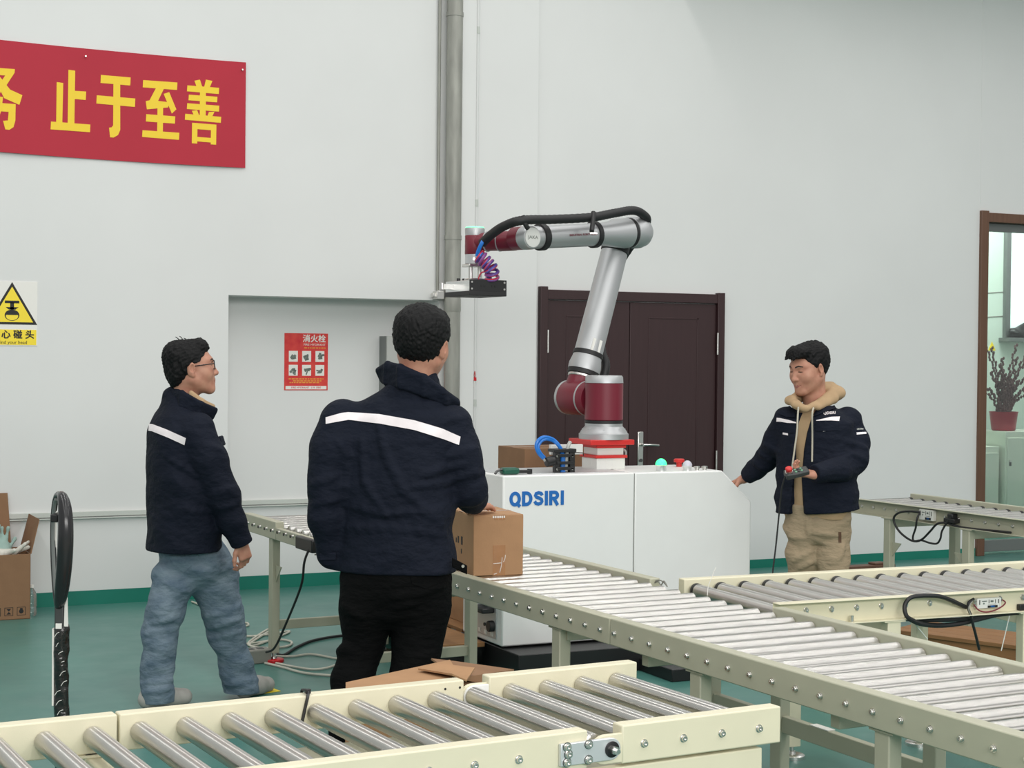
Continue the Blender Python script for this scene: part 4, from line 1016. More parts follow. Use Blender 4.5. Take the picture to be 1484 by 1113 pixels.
class Person:
    def __init__(s, label, px, D, clothes):
        s.D = D; g = atd(px, 1000, D); s.base = Vector((g.x, g.y, 0)); s.label = label
        s.bt = np.array([s.base.dot(RT), s.base.dot(FW0), 0])
    def L(s, x, y, df=0.0):
        p = atd(x, y, s.D + df); return np.array([p.dot(RT), p.dot(FW0), p.z]) - s.bt
    def G(s, x, df=0.0):                    # a point on the floor under pixel column x
        p = s.L(x, 800, df); p[2] = 0; return p
    def M(s):
        return Matrix.Translation(s.base) @ Matrix.Rotation(-YAW, 4, 'Z')
    def start(s, parts, material='skin'):
        me = np_mesh('person', parts, material); o = bpy.data.objects.new('person', me); COL.objects.link(o)
        o.location = s.base; o.rotation_euler = (0, 0, -YAW); s.o = tag(o, s.label, 'person'); return o
    def wear(s, name, parts, material, smooth=True):
        me = np_mesh(name, parts, material, smooth); return link(name, me, s.o)
    def bvh(s, parts):
        vs, fs, n = [], [], 0
        for V, Fq in parts: vs += [Vector(v) for v in V]; fs += [tuple(int(i) + n for i in f) for f in Fq]; n += len(V)
        return BVHTree.FromPolygons(vs, fs)
    def hit(s, bv, x, y):
        o = Vector(np.array([0, 0, CH]) - np.array([s.bt[0], s.bt[1], 0])); r = ray(x, y); d = Vector((r.dot(RT), r.dot(FW0), r.z))
        h = bv.ray_cast(o, d.normalized()); return h
    def drape(s, bv, name, quad, material, par, nu=14, nv=3, off=.0025, th=.002):
        """lay a four-sided patch (photo corners) on a garment; built with thickness"""
        rows_t, rows_b = quad; pts = []
        def samp(line, t):
            q = t * (len(line) - 1); i = min(int(q), len(line) - 2); f = q - i
            return (line[i][0] * (1-f) + line[i+1][0] * f, line[i][1] * (1-f) + line[i+1][1] * f)
        last = None
        for i in range(nu + 1):
            a = samp(rows_t, i / nu); b_ = samp(rows_b, i / nu)
            for j in range(nv + 1):
                t = j / nv; h = s.hit(bv, a[0] * (1-t) + b_[0] * t, a[1] * (1-t) + b_[1] * t)
                if h[0] is None: pts.append(last); continue
                nn = h[1]; last = (h[0] + nn * off, nn); pts.append(last)
        f0 = next(p for p in pts if p); pts = [p or f0 for p in pts]
        N = len(pts); mb = MB(); vs = [p for p, n_ in pts] + [p - n_ * (th + off) for p, n_ in pts]; fs = []
        for i in range(nu):
            for j in range(nv):
                a = i * (nv+1) + j; c = a + nv + 1
                fs.append((a, a+1, c+1, c)); fs.append((N+a, N+c, N+c+1, N+a+1))
        for i in range(nu):
            a = i * (nv+1); c = a + nv+1; fs.append((a, c, N+c, N+a)); a += nv; c += nv; fs.append((a, N+a, N+c, c))
        for j in range(nv):
            fs.append((j, N+j, N+j+1, j+1)); a = nu * (nv+1) + j; fs.append((a, a+1, N+a+1, N+a))
        mb.add(vs, fs); return mb.build(name, material, par, smooth=50)
    def drape_text(s, bv, name, body, x, y, h, material, par, slope=0.0, sx=1.0, off=.003, weight=.02):
        cu = bpy.data.curves.new(name, 'FONT'); cu.body = body; cu.size = 1.35; cu.align_x = 'CENTER'; cu.align_y = 'CENTER'; cu.resolution_u = 2; cu.offset = weight
        t = bpy.data.objects.new(name, cu); COL.objects.link(t)
        me = bpy.data.meshes.new_from_object(t.evaluated_get(bpy.context.evaluated_depsgraph_get())); bpy.data.objects.remove(t)
        for v in me.vertices:
            hx = x + v.co.x * h * sx; hy = y - v.co.y * h + v.co.x * h * sx * slope
            q = s.hit(bv, hx, hy)
            v.co = (q[0] + q[1] * off) if q[0] is not None else v.co * 0
        me.materials.clear(); me.materials.append(MATS[material]); return link(name, me, par)

mat('skin', srgb(196, 146, 122), .5, noise=.10, nscale=30, col2=srgb(182, 126, 106), spec=.4)
mat('lip', srgb(166, 104, 94), .45); mat('brow', srgb(30, 26, 24), .7); mat('eye_white', srgb(210, 200, 192), .3)
mat('hair', (.0055, .0055, .006), .62, bump=.7, bscale=240, stretch=(1, 1, .35), spec=.22)
mat('navy_cloth', srgb(19, 25, 39), .8, noise=.12, nscale=40, bump=.6, bscale=26, bdist=.02, stretch=(.7, .7, 1.2), spec=.2)
mat('black_cloth', (.0035, .0038, .004), .85, bump=.6, bscale=28, bdist=.02, stretch=(.7, .7, 1.5), spec=.1)
mat('denim', srgb(126, 142, 154), .85, noise=.3, nscale=16, col2=srgb(92, 110, 126), bump=.55, bscale=30, bdist=.02, stretch=(.7, .7, 1.3), spec=.2)
mat('khaki_cloth', srgb(168, 150, 124), .85, noise=.1, nscale=9, bump=.6, bscale=30, bdist=.016, stretch=(.7, .7, 1.5), spec=.2)
mat('tan_fleece', srgb(186, 158, 124), .9, noise=.1, nscale=18, bump=.3, bscale=300, spec=.2)
mat('reflective', srgb(246, 238, 240), .35, noise=.06, nscale=40, emit=(1, .96, .97), estr=0.0)
mat('shoe_grey', srgb(176, 174, 168), .6, noise=.15, nscale=30)
mat('cord_beige', srgb(190, 184, 168), .8); mat('brown_tag', srgb(96, 70, 52), .6)

def head_parts(scale, rot, pos, neck_to, h=.0026, mouth_open=0.0, wide=1.0):
    """head in its own frame: +y is where the face looks, z up; rot/pos take it into the person's frame"""
    v = Vol((-.11, -.135, -.215), (.11, .145, .135), h)
    w = wide
    v.ell((0, -.012, .022), (.074 * w, .094, .088), .01)
    v.ell((0, .030, -.010), (.066 * w, .066, .085), .025)
    v.ell((0, .028, -.062), (.055 * w, .058, .055), .03)
    for s in (-1, 1):
        v.ell((s * .040 * w, .052, -.032), (.028, .032, .032), .025)          # cheek
        v.cap((s * .058 * w, -.005, -.055), (s * .020, .068, -.104), .016, .016, .03)   # jaw line
        v.cap((s * .012, .081, .022), (s * .046 * w, .064, .024), .013, .010, .018)   # brow ridge
    v.ell((0, .074, -.102), (.024, .018, .019), .022)                          # chin
    v.ell((0, .072, -.068), (.028, .022, .022), .02)                           # muzzle
    v.cap((0, .086, .012), (0, .105, -.034), .0085, .0105, .012)                # nose
    v.ell((0, .104, -.036), (.012, .012, .010), .008)
    for s in (-1, 1):
        v.ell((s * .0125, .096, -.039), (.0085, .010, .0075), .006)
        v.ell((s * .031, .098, .004), (.017, .016, .011), .012, '-')            # socket
        v.ell((s * .031, .0745, .003), (.0155, .0130, .0115), .004)              # lid over the eye
        v.ell((s * .0075, .101, -.0465), (.004, .006, .003), .003, '-')          # nostril
    v.cap((-.019, .083, -.066), (0, .0915, -.0645), .0055, .0065, .006); v.cap((.019, .083, -.066), (0, .0915, -.0645), .0055, .0065, .006)
    v.cap((-.016, .083, -.075), (.016, .083, -.075), .0070, .0070, .007); v.ell((0, .0885, -.0765), (.013, .006, .006), .005)
    v.cap((-.022, .090, -.0705), (.022, .090, -.0705), .0022, .0022, .004, '-')
    for s in (-1, 1):                                                            # ears
        er = Matrix.Rotation(s * R(-22), 3, 'Z') @ Matrix.Rotation(R(-10), 3, 'X')
        v.ell((s * .0775 * w, -.010, -.008), (.0085, .0185, .031), .006, rot=er)
        v.ell((s * .0845 * w, -.004, -.004), (.006, .0095, .017), .004, '-', rot=er)
        v.ell((s * .0765 * w, -.004, -.035), (.008, .009, .010), .006)
    ir = np.array(rot.to_3x3()); nk = (np.array(neck_to) - np.array(pos)) @ ir / scale     # neck end in head frame
    v.cap((0, -.022, -.055), nk * .55 + np.array([0, -.018, -.055]) * .45, .055 * w, .054, .03); v.cap(nk * .55 + np.array([0, -.018, -.055]) * .45, nk, .054, .058, .02)
    V, Fq = v.net(); V = relax(V, Fq, 1, .4)
    return [(V @ (ir.T * scale) + np.array(pos), Fq)], (V, Fq)
def hair_parts(scale, rot, pos, line, lumps, seed=3, amp=.0035, thick=.012, h=.0028, cuts=(), wide=1.0, freq=330):
    """line: (y, z) hairline below which there is no hair, in the head frame"""
    v = Vol((-.13, -.16, -.14), (.13, .17, .19), h)
    v.ell((0, -.014, .024), (.074 * wide + thick, .096 + thick, .090 + thick * 1.1), .01)
    for c, r, k in lumps: v.ell(c, r, k)
    ly = np.array([p[0] for p in line]); lz = np.array([p[1] for p in line])
    def cut(X, Y, Z):
        nz = .004 * np.sin(90 * X + 3 * np.sin(60 * Y)) + .003 * np.sin(150 * Y + 40 * X)
        return (Z - np.interp(Y, ly, lz) - nz) * .8
    v.put(lambda X, Y, Z: cut(X, Y, Z), (-.2, -.2, -.2), (.2, .2, .2), .006, '-')
    # '-' with a half-space keeps what is above the line
    for c, r, k in list(cuts) + [((q * (.092 * wide), -.004, -.016), (.024, .027, .040), .008) for q in (-1, 1)]: v.ell(c, r, k, '-')
    r = np.random.default_rng(seed); n = 14; D = r.normal(size=(n, 3)) * np.array([1, .55, .75]); ph = r.uniform(0, 6.28, n)
    def f(x, y, z):
        o = 0
        for i in range(n): o = o + np.sin(freq * (D[i][0]*x + D[i][1]*y + D[i][2]*z) / 1.2 + ph[i] + 2 * np.sin(40 * (x * D[i][1] + z)))
        return o * amp / math.sqrt(n)
    v.disp(f)
    V, Fq = v.net(); ir = np.array(rot.to_3x3())
    return [(V @ (ir.T * scale) + np.array(pos), Fq)]
def head_rot(yaw_dir, pitch=0.0, roll=0.0):
    """yaw_dir (r, f): where the face looks in the person's frame; pitch up positive"""
    ang = math.atan2(-yaw_dir[0], yaw_dir[1])
    return Matrix.Rotation(ang, 4, 'Z') @ Matrix.Rotation(pitch, 4, 'X') @ Matrix.Rotation(roll, 4, 'Y')
def face_patch(P, headmesh, scale, rot, pos, name, poly_u, poly_l, material, off=.0008):
    """eyebrow / lip / lash: a strip projected on the face from the front, in the head frame"""
    V, Fq = headmesh; bv = BVHTree.FromPolygons([Vector(p) for p in V], [tuple(int(i) for i in f) for f in Fq])
    n = 8; top, bot = [], []
    def samp(line, t):
        q = t * (len(line) - 1); i = min(int(q), len(line) - 2); f = q - i; return [line[i][k] * (1-f) + line[i+1][k] * f for k in (0, 1)]
    for i in range(n + 1):
        for lst, line in ((top, poly_u), (bot, poly_l)):
            x, z = samp(line, i / n); h = bv.ray_cast(Vector((x, .3, z)), Vector((0, -1, 0)))
            lst.append((h[0] + h[1] * off) if h[0] is not None else Vector((x, .08, z)))
    mb = MB(); vs = top + bot; mb.add(vs, [(i, i+1, n+2+i, n+1+i) for i in range(n)])
    vs2 = [p - Vector((0, .003, 0)) for p in vs]; N = len(vs); mb.add(vs2, [(i, n+1+i, n+2+i, i+1) for i in range(n)])
    mm = Matrix(rot.to_3x3() * 1).to_4x4(); mm = Matrix.Translation(Vector(pos)) @ mm @ Matrix.Scale(scale, 4)
    mb.v = [tuple(mm @ Vector(p)) for p in mb.v]
    return mb.build(name, material, P.o, smooth=60)
def hand(wrist, dirv, palm_n, side, curls, scale=1.0, spread=.12, thumb=(.7, .5), h=.0026, tl=1.0, stub=.05):
    """wrist point, direction of the fingers, palm normal; side +1/-1 puts the thumb; curls: bend per finger"""
    w = np.array(wrist, float); d = np.array(dirv, float); d /= np.linalg.norm(d); nrm = np.array(palm_n, float); nrm -= d * (nrm @ d); nrm /= np.linalg.norm(nrm)
    lat = np.cross(nrm, d) * side                      # towards the thumb
    sc = scale; v = Vol(w - .24 * sc, w + .24 * sc, h)
    k0 = w + d * .085 * sc                              # knuckle row
    for t in (-.030, -.010, .010, .028): v.cap(w + lat * t * .62 * sc + d * .01 * sc, k0 + lat * t * sc, .0165 * sc, .0125 * sc, .012)
    v.cap(w - d * stub * sc, w + d * .012 * sc, .027 * sc, .026 * sc, .015)
    lens = [(.026, .042, .026, .020), (.009, .046, .030, .022), (-.010, .043, .028, .021), (-.028, .034, .021, .018)]
    for (t, a, b_, c_), cu in zip(lens, curls):
        p = k0 + lat * t * sc; dd = d * math.cos(0) + lat * t * spread * 8; dd /= np.linalg.norm(dd); ang = 0
        for seg, (ln, rr) in enumerate(((a, .0092), (b_, .0082), (c_, .0074))):
            ang += cu * (.8 if seg == 0 else 1.0)
            q = p + (dd * math.cos(ang) + nrm * math.sin(ang)) * ln * sc
            v.cap(p, q, rr * sc, (rr - .0008) * sc, .005); p = q
    # thumb from the side of the palm near its base
    p = w + d * .022 * sc + lat * .024 * sc; td = d * thumb[0] + lat * (1 - thumb[0] * .6) + nrm * thumb[1]; td /= np.linalg.norm(td)
    q = p + td * .040 * sc * tl; v.cap(p, q, .0145 * sc, .0115 * sc, .012)
    td2 = td * .75 + d * .5; td2 /= np.linalg.norm(td2); e = q + td2 * .032 * sc * tl; v.cap(q, e, .0108 * sc, .0098 * sc, .005)
    td3 = td2 * .9 + d * .3 - lat * .1; td3 /= np.linalg.norm(td3); v.cap(e, e + td3 * .024 * sc * tl, .0095 * sc, .0078 * sc, .005)
    V, Fq = v.net(); return [(relax(V, Fq, 1, .3), Fq)]
def core(pts, h=.011):
    """slim body inside the clothes: chains of (point, radius)"""
    A = np.array([p for ch in pts for p, r in ch]); v = Vol(A.min(0) - .2, A.max(0) + .2, h)
    for ch in pts: v.chain(ch, .03)
    return [v.net()]
def shoe(heel, toe_dir, L=.27, m='shoe_grey', h=.005):
    d = np.array([toe_dir[0], toe_dir[1], 0.0]); d /= np.linalg.norm(d); lat = np.array([-d[1], d[0], 0]); p = np.array([heel[0], heel[1], 0.0])
    v = Vol(p - .36, p + np.array([.36, .36, .2]), h); v.lo[2] = -.02
    v.cap(p + d * .045 + [0, 0, .045], p + d * .06 + [0, 0, .10], .042, .040, .02)
    v.cap(p + d * .04 + [0, 0, .04], p + d * .14 + [0, 0, .044], .040, .046, .02); v.cap(p + d * .14 + [0, 0, .04], p + d * (L - .048) + [0, 0, .034], .046, .040, .02)
    v.put(lambda X, Y, Z: Z - .004, (-9, -9, -.1), (9, 9, .02), .003, '-')
    return [v.net()]

# ------------------------------------------------------------------ the man on the left, in jeans
Pa = Person('man in jeans and glasses walking right with his back half turned', 285, 7.63, None)
L = Pa.L; FP = Pa
fa_ = np.array([.90, .43, 0]); la_ = np.array([.43, -.90, 0])       # facing, and his right hand side (towards the lens)
hp_a = L(277, 532, .0); hr = head_rot((.95, .31), R(6), 0)
neck_a = L(262, 600, .02)
hd, hdm = head_parts(1.07, hr, hp_a, neck_a)
ra = math.atan2(.43, .90)
hip = L(280, 815, .05); waist = L(270, 740, .03)
hand_a = hand(L(349, 783, -.08), L(357, 815, -.07) - L(349, 783, -.08), (-.75, .45, .1), 1, (.62, .72, .78, .82), .98, thumb=(.75, .25))
lk, rk = L(243, 905, -.02), L(322, 905, .14); lf, rf = Pa.G(228, -.02), Pa.G(350, .22)
bodya = core([[(neck_a, .06), (waist, .11), (hip, .11)], [(L(290, 625, -.12), .05), (L(322, 712, -.12), .042), (L(349, 783, -.08), .027)],
              [(L(262, 620, .19), .05), (L(290, 705, .2), .042), (L(300, 770, .22), .03)],
              [(L(255, 830, .0), .055), (lk, .035), (lf + [0, 0, .08], .032)], [(L(305, 830, .1), .055), (rk, .035), (rf + [0, 0, .08], .032)]])
Pa.start(hd + hand_a + bodya)
Pa.wear('hair', hair_parts(1.07, hr, hp_a, [(-.14, -.092), (-.09, -.084), (-.045, -.058), (-.015, -.008), (.01, .012), (.035, .022), (.055, .055), (.085, .075), (.14, .09)],
        [((0, .044, .085), (.058, .040, .038), .02), ((0, -.06, .06), (.07, .060, .06), .02), ((0, -.072, -.03), (.058, .036, .06), .03)], 5, .0022, .009), 'hair')
# stray hairs standing up on the crown
b = MB()
for (x0, y0, x1, y1) in ((262, 497, 254, 488), (266, 496, 260, 487), (272, 495, 266, 490), (282, 496, 289, 491), (286, 497, 291, 493), (247, 503, 242, 500), (255, 499, 249, 494)):
    p, q = L(x0, y0 + 4, 0), L(x1, y1, 0); m_ = (p + q) / 2 + [.004, 0, .008]; b.tube([Vector(p), Vector(m_), Vector(q)], [.004, .002, .001], 5, 4)
b.build('hair_tuft', 'hair', Pa.o)
# jacket
v = Vol(L(180, 850, -.4), L(400, 540, .5), .0058)
sec = [(L(0, y)[2], L(cx, y, .03)[0], L(cx, y, df)[1], a, b_, ra - math.pi/2) for y, cx, df, a, b_ in
       ((572, 266, .02, .070, .075), (585, 264, .02, .120, .092), (600, 263, .02, .185, .118), (620, 262, .02, .222, .145), (650, 264, .03, .238, .160), (700, 266, .03, .242, .165), (750, 266, .04, .243, .166), (794, 266, .04, .244, .168))]
v.loft(sec, .02)
v.chain([(L(288, 622, -.13), .078), (L(303, 665, -.15), .078), (L(325, 720, -.13), .069), (L(338, 755, -.11), .061), (L(350, 786, -.085), .053)], .03)
v.chain([(L(258, 622, .2), .075), (L(285, 705, .22), .066), (L(296, 765, .23), .056)], .03)
v.chain([(L(256, 580, .04), .072), (L(260, 590, .03), .085)], .04)
v.disp(folds(11, .0045, 26, (1, 1, 1.5)))
for a, c, r_, dz in (((300, 645), (322, 655), .008, -.2), ((312, 715), (348, 705), .010, -.17), ((318, 735), (352, 728), .008, -.17), ((262, 738), (300, 742), .008, -.14), ((240, 660), (285, 690), .007, -.14)):
    v.fold(FP, [a, c], r_)
cz = L(0, 796)[2]; v.put(lambda X, Y, Z: Z - cz, (-9, -9, -9), (9, 9, cz + .01), .008, '-')
wd_ = (L(355, 797, -.07) - L(338, 755, -.11)); wd_ /= np.linalg.norm(wd_); wc = L(350.5, 789, -.085)
v.put(lambda X, Y, Z: -((X-wc[0])*wd_[0] + (Y-wc[1])*wd_[1] + (Z-wc[2])*wd_[2]), wc - .09, wc + .09, .006, '-')
jk = [v.net()]; jkt = Pa.wear('jacket', jk, 'navy_cloth'); bv = Pa.bvh(jk)
# standing collar: navy outside, a beige shirt collar inside
def collar(P, pts_lo, pts_hi, r, nm, m, par=None):
    v = Vol(np.min(pts_lo + pts_hi, 0) - .05, np.max(pts_lo + pts_hi, 0) + .05, .004)
    for i in range(len(pts_lo) - 1):
        for t in np.linspace(0, 1, 9):
            a = pts_lo[i] * (1-t) + pts_hi[i] * t; b_ = pts_lo[i+1] * (1-t) + pts_hi[i+1] * t
            v.cap(a, b_, r, r, .012)
    return P.wear(nm, [v.net()], m) if par is None else link(nm, np_mesh(nm, [v.net()], m), par)
collar(Pa, [L(253, 580, .10), L(249, 582, -.01), L(262, 592, -.09), L(286, 605, -.11), L(306, 607, -.03)], [L(252, 562, .09), L(249, 563, .0), L(264, 568, -.085), L(292, 584, -.12), L(313, 593, -.04)], .007, 'collar', 'navy_cloth', jkt)
collar(Pa, [L(276, 580, -.085), L(292, 595, -.09), L(306, 598, -.03)], [L(277, 568, -.08), L(293, 580, -.08), L(309, 588, -.02)], .006, 'shirt_collar', 'tan_fleece')
Pa.drape(bv, 'reflective_strip', ([(206, 613), (222, 615), (245, 624), (269.5, 635)], [(204.5, 622.5), (221, 625), (243, 634), (267.5, 645)]), 'reflective', jkt, 18, 3)
b = MB(); p = Vector(L(320.5, 641, -.03)); b.box(p[0] - .035, p[0] + .010, p[1] - .04, p[1] + .05, p[2] - .018, p[2] + .03, Matrix.Translation(p) @ Matrix.Rotation(R(-18), 4, 'Y') @ Matrix.Translation(-p)); b.build('pocket_flap', 'navy_cloth', jkt, bevel=.006)
# jeans
v = Vol(L(180, 1040, -.35), L(400, 760, .5), .0058); v.lo[2] = max(v.lo[2], -.01)
v.loft([(L(0, y)[2], L(cx, y, .05)[0], L(cx, y, .06)[1], a, b_, ra - math.pi/2) for y, cx, a, b_ in ((775, 276, .185, .145), (800, 279, .190, .152), (822, 281, .180, .150), (838, 282, .150, .125), (852, 284, .09, .08))], .03, pw=2.1)
v.chain([(L(264, 812, .0), .105), (L(254, 840, -.01), .102), (L(240, 885, -.03), .090), (L(233, 920, -.03), .080), (L(229, 960, -.03), .076), (L(227, 1000, -.02), .073), (L(227, 1013, -.02), .072)], .03)
v.chain([(L(300, 812, .06), .115), (L(311, 845, .09), .112), (L(322, 885, .12), .094), (L(330, 920, .16), .084), (L(341, 960, .2), .078), (L(349, 995, .22), .078), (L(350, 1008, .22), .078)], .03)
v.disp(folds(23, .0065, 30, (.8, .8, 1.7)))
for a, c, r_, dz in (((300, 893), (345, 880), .009, .03), ((303, 910), (346, 897), .009, .06), ((305, 925), (348, 915), .008, .07), ((215, 905), (258, 893), .008, -.11), ((213, 918), (255, 910), .008, -.11), ((206, 990), (248, 985), .010, -.09), ((208, 1003), (250, 996), .008, -.09), ((328, 992), (372, 985), .011, .14), ((240, 845), (275, 858), .008, -.12)):
    v.fold(FP, [a, c], r_)
jn = [v.net()]; jean = Pa.wear('jeans', jn, 'denim'); bj = Pa.bvh(jn)
Pa.drape(bj, 'back_pocket', ([(246, 806), (266, 806), (287, 802)], [(252, 818), (267, 829), (286, 812)]), 'denim', jean, 10, 5, .004, .003)
Pa.wear('shoe', shoe(lf - [.07, .05, 0], (.80, .55), .27), 'shoe_grey'); Pa.wear('shoe', shoe(rf - [.0, .05, 0], (.5, .86), .26), 'shoe_grey')
# glasses
def HP(x, y, z): return Vector(hp_a) + (hr.to_3x3() @ Vector((x, y, z))) * 1.07
gl = link('glasses', MB().tube([HP(.076, .002, .004), HP(.073, .05, .006), HP(.068, .094, .007)], .0026, 6, 4).tube([HP(-.076, .002, .004), HP(-.073, .05, .006), HP(-.068, .094, .007)], .0026, 6, 4).mesh('glasses', 'black_gloss'), Pa.o)
for s in (-1, 1):
    ring = [HP(s * .036 + .029 * math.copysign(abs(math.cos(t)) ** .6, math.cos(t)), .098 - .004 * abs(math.cos(t)), .001 + .019 * math.copysign(abs(math.sin(t)) ** .6, math.sin(t))) for t in [i * math.pi / 10 for i in range(20)]]
    link('lens_rim', MB().tube(ring, .0026, 6, closed=True).mesh('lens_rim', 'black_gloss'), gl)
MB().tube([HP(-.008, .101, .004), HP(0, .103, .006), HP(.008, .101, .004)], .0016, 6, 3).build('bridge', 'black_gloss', gl)
for s in (-1, 1):
    face_patch(Pa, hdm, 1.07, hr, hp_a, 'eyebrow', [(s*.014, .026), (s*.03, .031), (s*.048, .025)], [(s*.014, .021), (s*.03, .025), (s*.047, .021)], 'brow')
face_patch(Pa, hdm, 1.07, hr, hp_a, 'lips', [(-.022, -.070), (0, -.060), (.022, -.070)], [(-.022, -.071), (0, -.083), (.022, -.071)], 'lip', .0003)

# ------------------------------------------------------------------ the man in the middle, back to the lens
Pb = Person('big man in black trousers seen from behind with one arm on the carton', 572, 6.25, None)
L = Pb.L; FP = Pb
hp_b = L(612, 496, .0); hrb = head_rot((.36, .93), R(2), R(9)); neck_b = L(598, 565, .0)
hd, hdm_b = head_parts(1.15, hrb, hp_b, neck_b, wide=1.08)
rb_ = math.atan2(-.30, .95)
hip = L(575, 850, .02); waist = L(575, 760, .02)
lk, rk = L(518, 935, .05), L(604, 935, .02); lf, rf = Pb.G(505, -.03), Pb.G(597, .02)
hand_b = hand(L(688, 733.5, .42), (.35, .95, -.06), (0, 0, -1), -1, (.10, .12, .14, .18), 1.0)
hand_b2 = hand(L(484, 803, .05), (.45, .7, -.55), (1, 0, 0), 1, (.5, .55, .6, .6), 1.0)
bodyb = core([[(neck_b, .07), (waist, .12), (hip, .12)], [(L(655, 620, .02), .055), (L(682, 706, .04), .045), (L(688, 730, .40), .028)],
              [(L(490, 615, .02), .055), (L(474, 700, .0), .045), (L(484, 803, .05), .028)],
              [(L(535, 860, .02), .06), (lk, .038), (lf + [0, 0, .08], .032)], [(L(607, 860, .02), .06), (rk, .038), (rf + [0, 0, .08], .032)]])
Pb.start(hd + hand_b + hand_b2 + bodyb)
Pb.wear('hair', hair_parts(1.15, hrb, hp_b, [(-.16, -.094), (-.09, -.090), (-.05, -.070), (-.02, -.016), (.01, .010), (.04, .03), (.06, .055), (.14, .08)],
        [((0, .05, .08), (.062, .05, .04), .02), ((0, -.03, .06), (.082, .085, .062), .03)], 8, .0018, .014, wide=1.06), 'hair')
v = Vol(L(425, 870, -.4), L(735, 500, .62), .006)
v.loft([(L(0, y)[2], L(cx, y, .0)[0], L(cx, y, df)[1], a, b_, rb_) for y, cx, df, a, b_ in
        ((548, 604, .02, .075, .075), (562, 598, .02, .130, .092), (578, 588, .02, .185, .112), (600, 580, .02, .226, .132), (630, 574, .02, .238, .148), (680, 571, .02, .236, .155), (740, 572, .03, .236, .160), (790, 573, .03, .232, .162), (822, 574, .03, .226, .160))], .02)
v.chain([(L(497, 612, .02), .088), (L(482, 650, .0), .084), (L(474, 700, -.01), .076), (L(473, 750, .0), .068), (L(480, 802, .04), .056)], .035)
v.chain([(L(655, 622, .02), .086), (L(668, 665, .01), .082), (L(680, 706, .03), .070), (L(683, 720, .17), .056), (L(688, 729, .36), .046)], .035)
v.chain([(L(602, 548, .02), .082), (L(598, 565, .01), .10)], .04)
v.disp(folds(37, .005, 24, (1, 1, 1.3)))
for pts, r_ in (([(548, 608, -.17), (560, 660, -.19), (585, 710, -.19), (640, 760, -.16)], .012), ([(500, 730, -.14), (560, 745, -.18), (630, 740, -.17)], .010), ([(505, 765, -.15), (570, 765, -.18), (645, 775, -.15)], .010),
                ([(525, 640, -.16), (530, 700, -.17), (560, 745, -.18)], .009), ([(610, 690, -.18), (640, 678, -.16), (672, 672, -.10)], .010), ([(600, 705, -.18), (640, 700, -.16), (668, 690, -.10)], .008), ([(650, 660, -.12), (690, 650, -.08)], .010), ([(655, 690, -.12), (700, 684, -.06)], .010), ([(455, 700, -.08), (488, 690, -.08)], .008), ([(456, 730, -.08), (486, 724, -.08)], .008), ([(490, 640, -.14), (505, 660, -.15), (500, 720, -.14)], .010)):
    v.fold(FP, [q[:2] for q in pts], r_)
cz2 = L(0, 823)[2]; v.put(lambda X, Y, Z: Z - cz2, (-9, -9, -9), (9, 9, cz2 + .01), .008, '-')
jk = [v.net()]; jkt = Pb.wear('jacket', jk, 'navy_cloth'); bv = Pb.bvh(jk)
collar(Pb, [L(556, 553, .10), L(560, 555, .0), L(580, 560, -.09), L(615, 572, -.11), L(645, 585, -.06), L(662, 588, .03)], [L(548, 536, .06), L(562, 527, -.02), L(580, 531, -.095), L(615, 546, -.12), L(640, 565, -.09), L(661, 581, .0)], .009, 'collar', 'navy_cloth', jkt)
Pb.drape(bv, 'reflective_strip', ([(472.5, 605), (496, 598.5), (505, 597.5), (550, 600.5), (600, 609), (640, 621), (667, 633)], [(472.5, 614.5), (496, 610), (505, 608.5), (550, 614), (600, 623), (640, 635.5), (665, 645)]), 'reflective', jkt, 40, 3)
b = MB(); p, q = L(655, 815, -.10), L(677, 826, -.09)
b.hexa([Vector(x) for x in (p + [0, 0, -.018], q + [0, 0, -.018], q + [0, .01, -.018], p + [0, .01, -.018], p + [0, 0, .018], q + [0, 0, .016], q + [0, .01, .016], p + [0, .01, .018])]); tb = b.build('waist_tab', 'black_cloth', jkt, bevel=.003)
q = L(671, 820.5, -.096); MB().cyl(q, q - np.array([0, .005, 0]), .006, 12).build('snap', 'zinc', tb)
b = MB(); p, q = L(464, 806, .01), L(488, 806, .0); b.hexa([Vector(x) for x in (p + [0, -.02, -.016], q + [0, -.03, -.012], q + [0, .01, -.012], p + [0, .01, -.016], p + [0, -.02, .014], q + [0, -.03, .018], q + [0, .01, .018], p + [0, .01, .014])]); b.build('cuff_tab', 'navy_cloth', jkt, bevel=.004)
v = Vol(L(450, 1150, -.35), L(700, 790, .4), .0062); v.lo[2] = max(v.lo[2], -.01)
v.loft([(L(0, y)[2], L(cx, y, .02)[0], L(cx, y, .03)[1], a, b_, rb_) for y, cx, a, b_ in ((800, 574, .212, .155), (830, 574, .216, .160), (855, 572, .205, .15), (885, 571, .16, .12), (905, 570, .08, .07))], .04, pw=2.1)
v.chain([(L(537, 845, .03), .116), (L(533, 875, .03), .108), (L(529, 900, .05), .094), (L(525, 940, .06), .082), (L(510, 985, .02), .078), (L(505, 1060, -.03), .070), (L(505, 1115, -.03), .066)], .025)
v.chain([(L(606, 845, .03), .122), (L(609, 875, .03), .114), (L(608, 900, .03), .104), (L(604, 940, .02), .092), (L(599, 980, .0), .082), (L(597, 1060, .02), .070), (L(597, 1115, .02), .066)], .025)
v.disp(folds(51, .005, 28, (.8, .8, 1.6)))
for pts, r_ in (([(570, 865, -.15), (600, 860, -.16), (640, 850, -.14)], .009), ([(568, 880, -.14), (605, 872, -.15)], .008), ([(486, 945, -.02), (510, 938, -.05)], .016), ([(500, 880, -.10), (525, 895, -.10)], .008)):
    v.fold(FP, [q[:2] for q in pts], r_)
tr = [v.net()]; trs = Pb.wear('trousers', tr, 'black_cloth'); bt_ = Pb.bvh(tr)
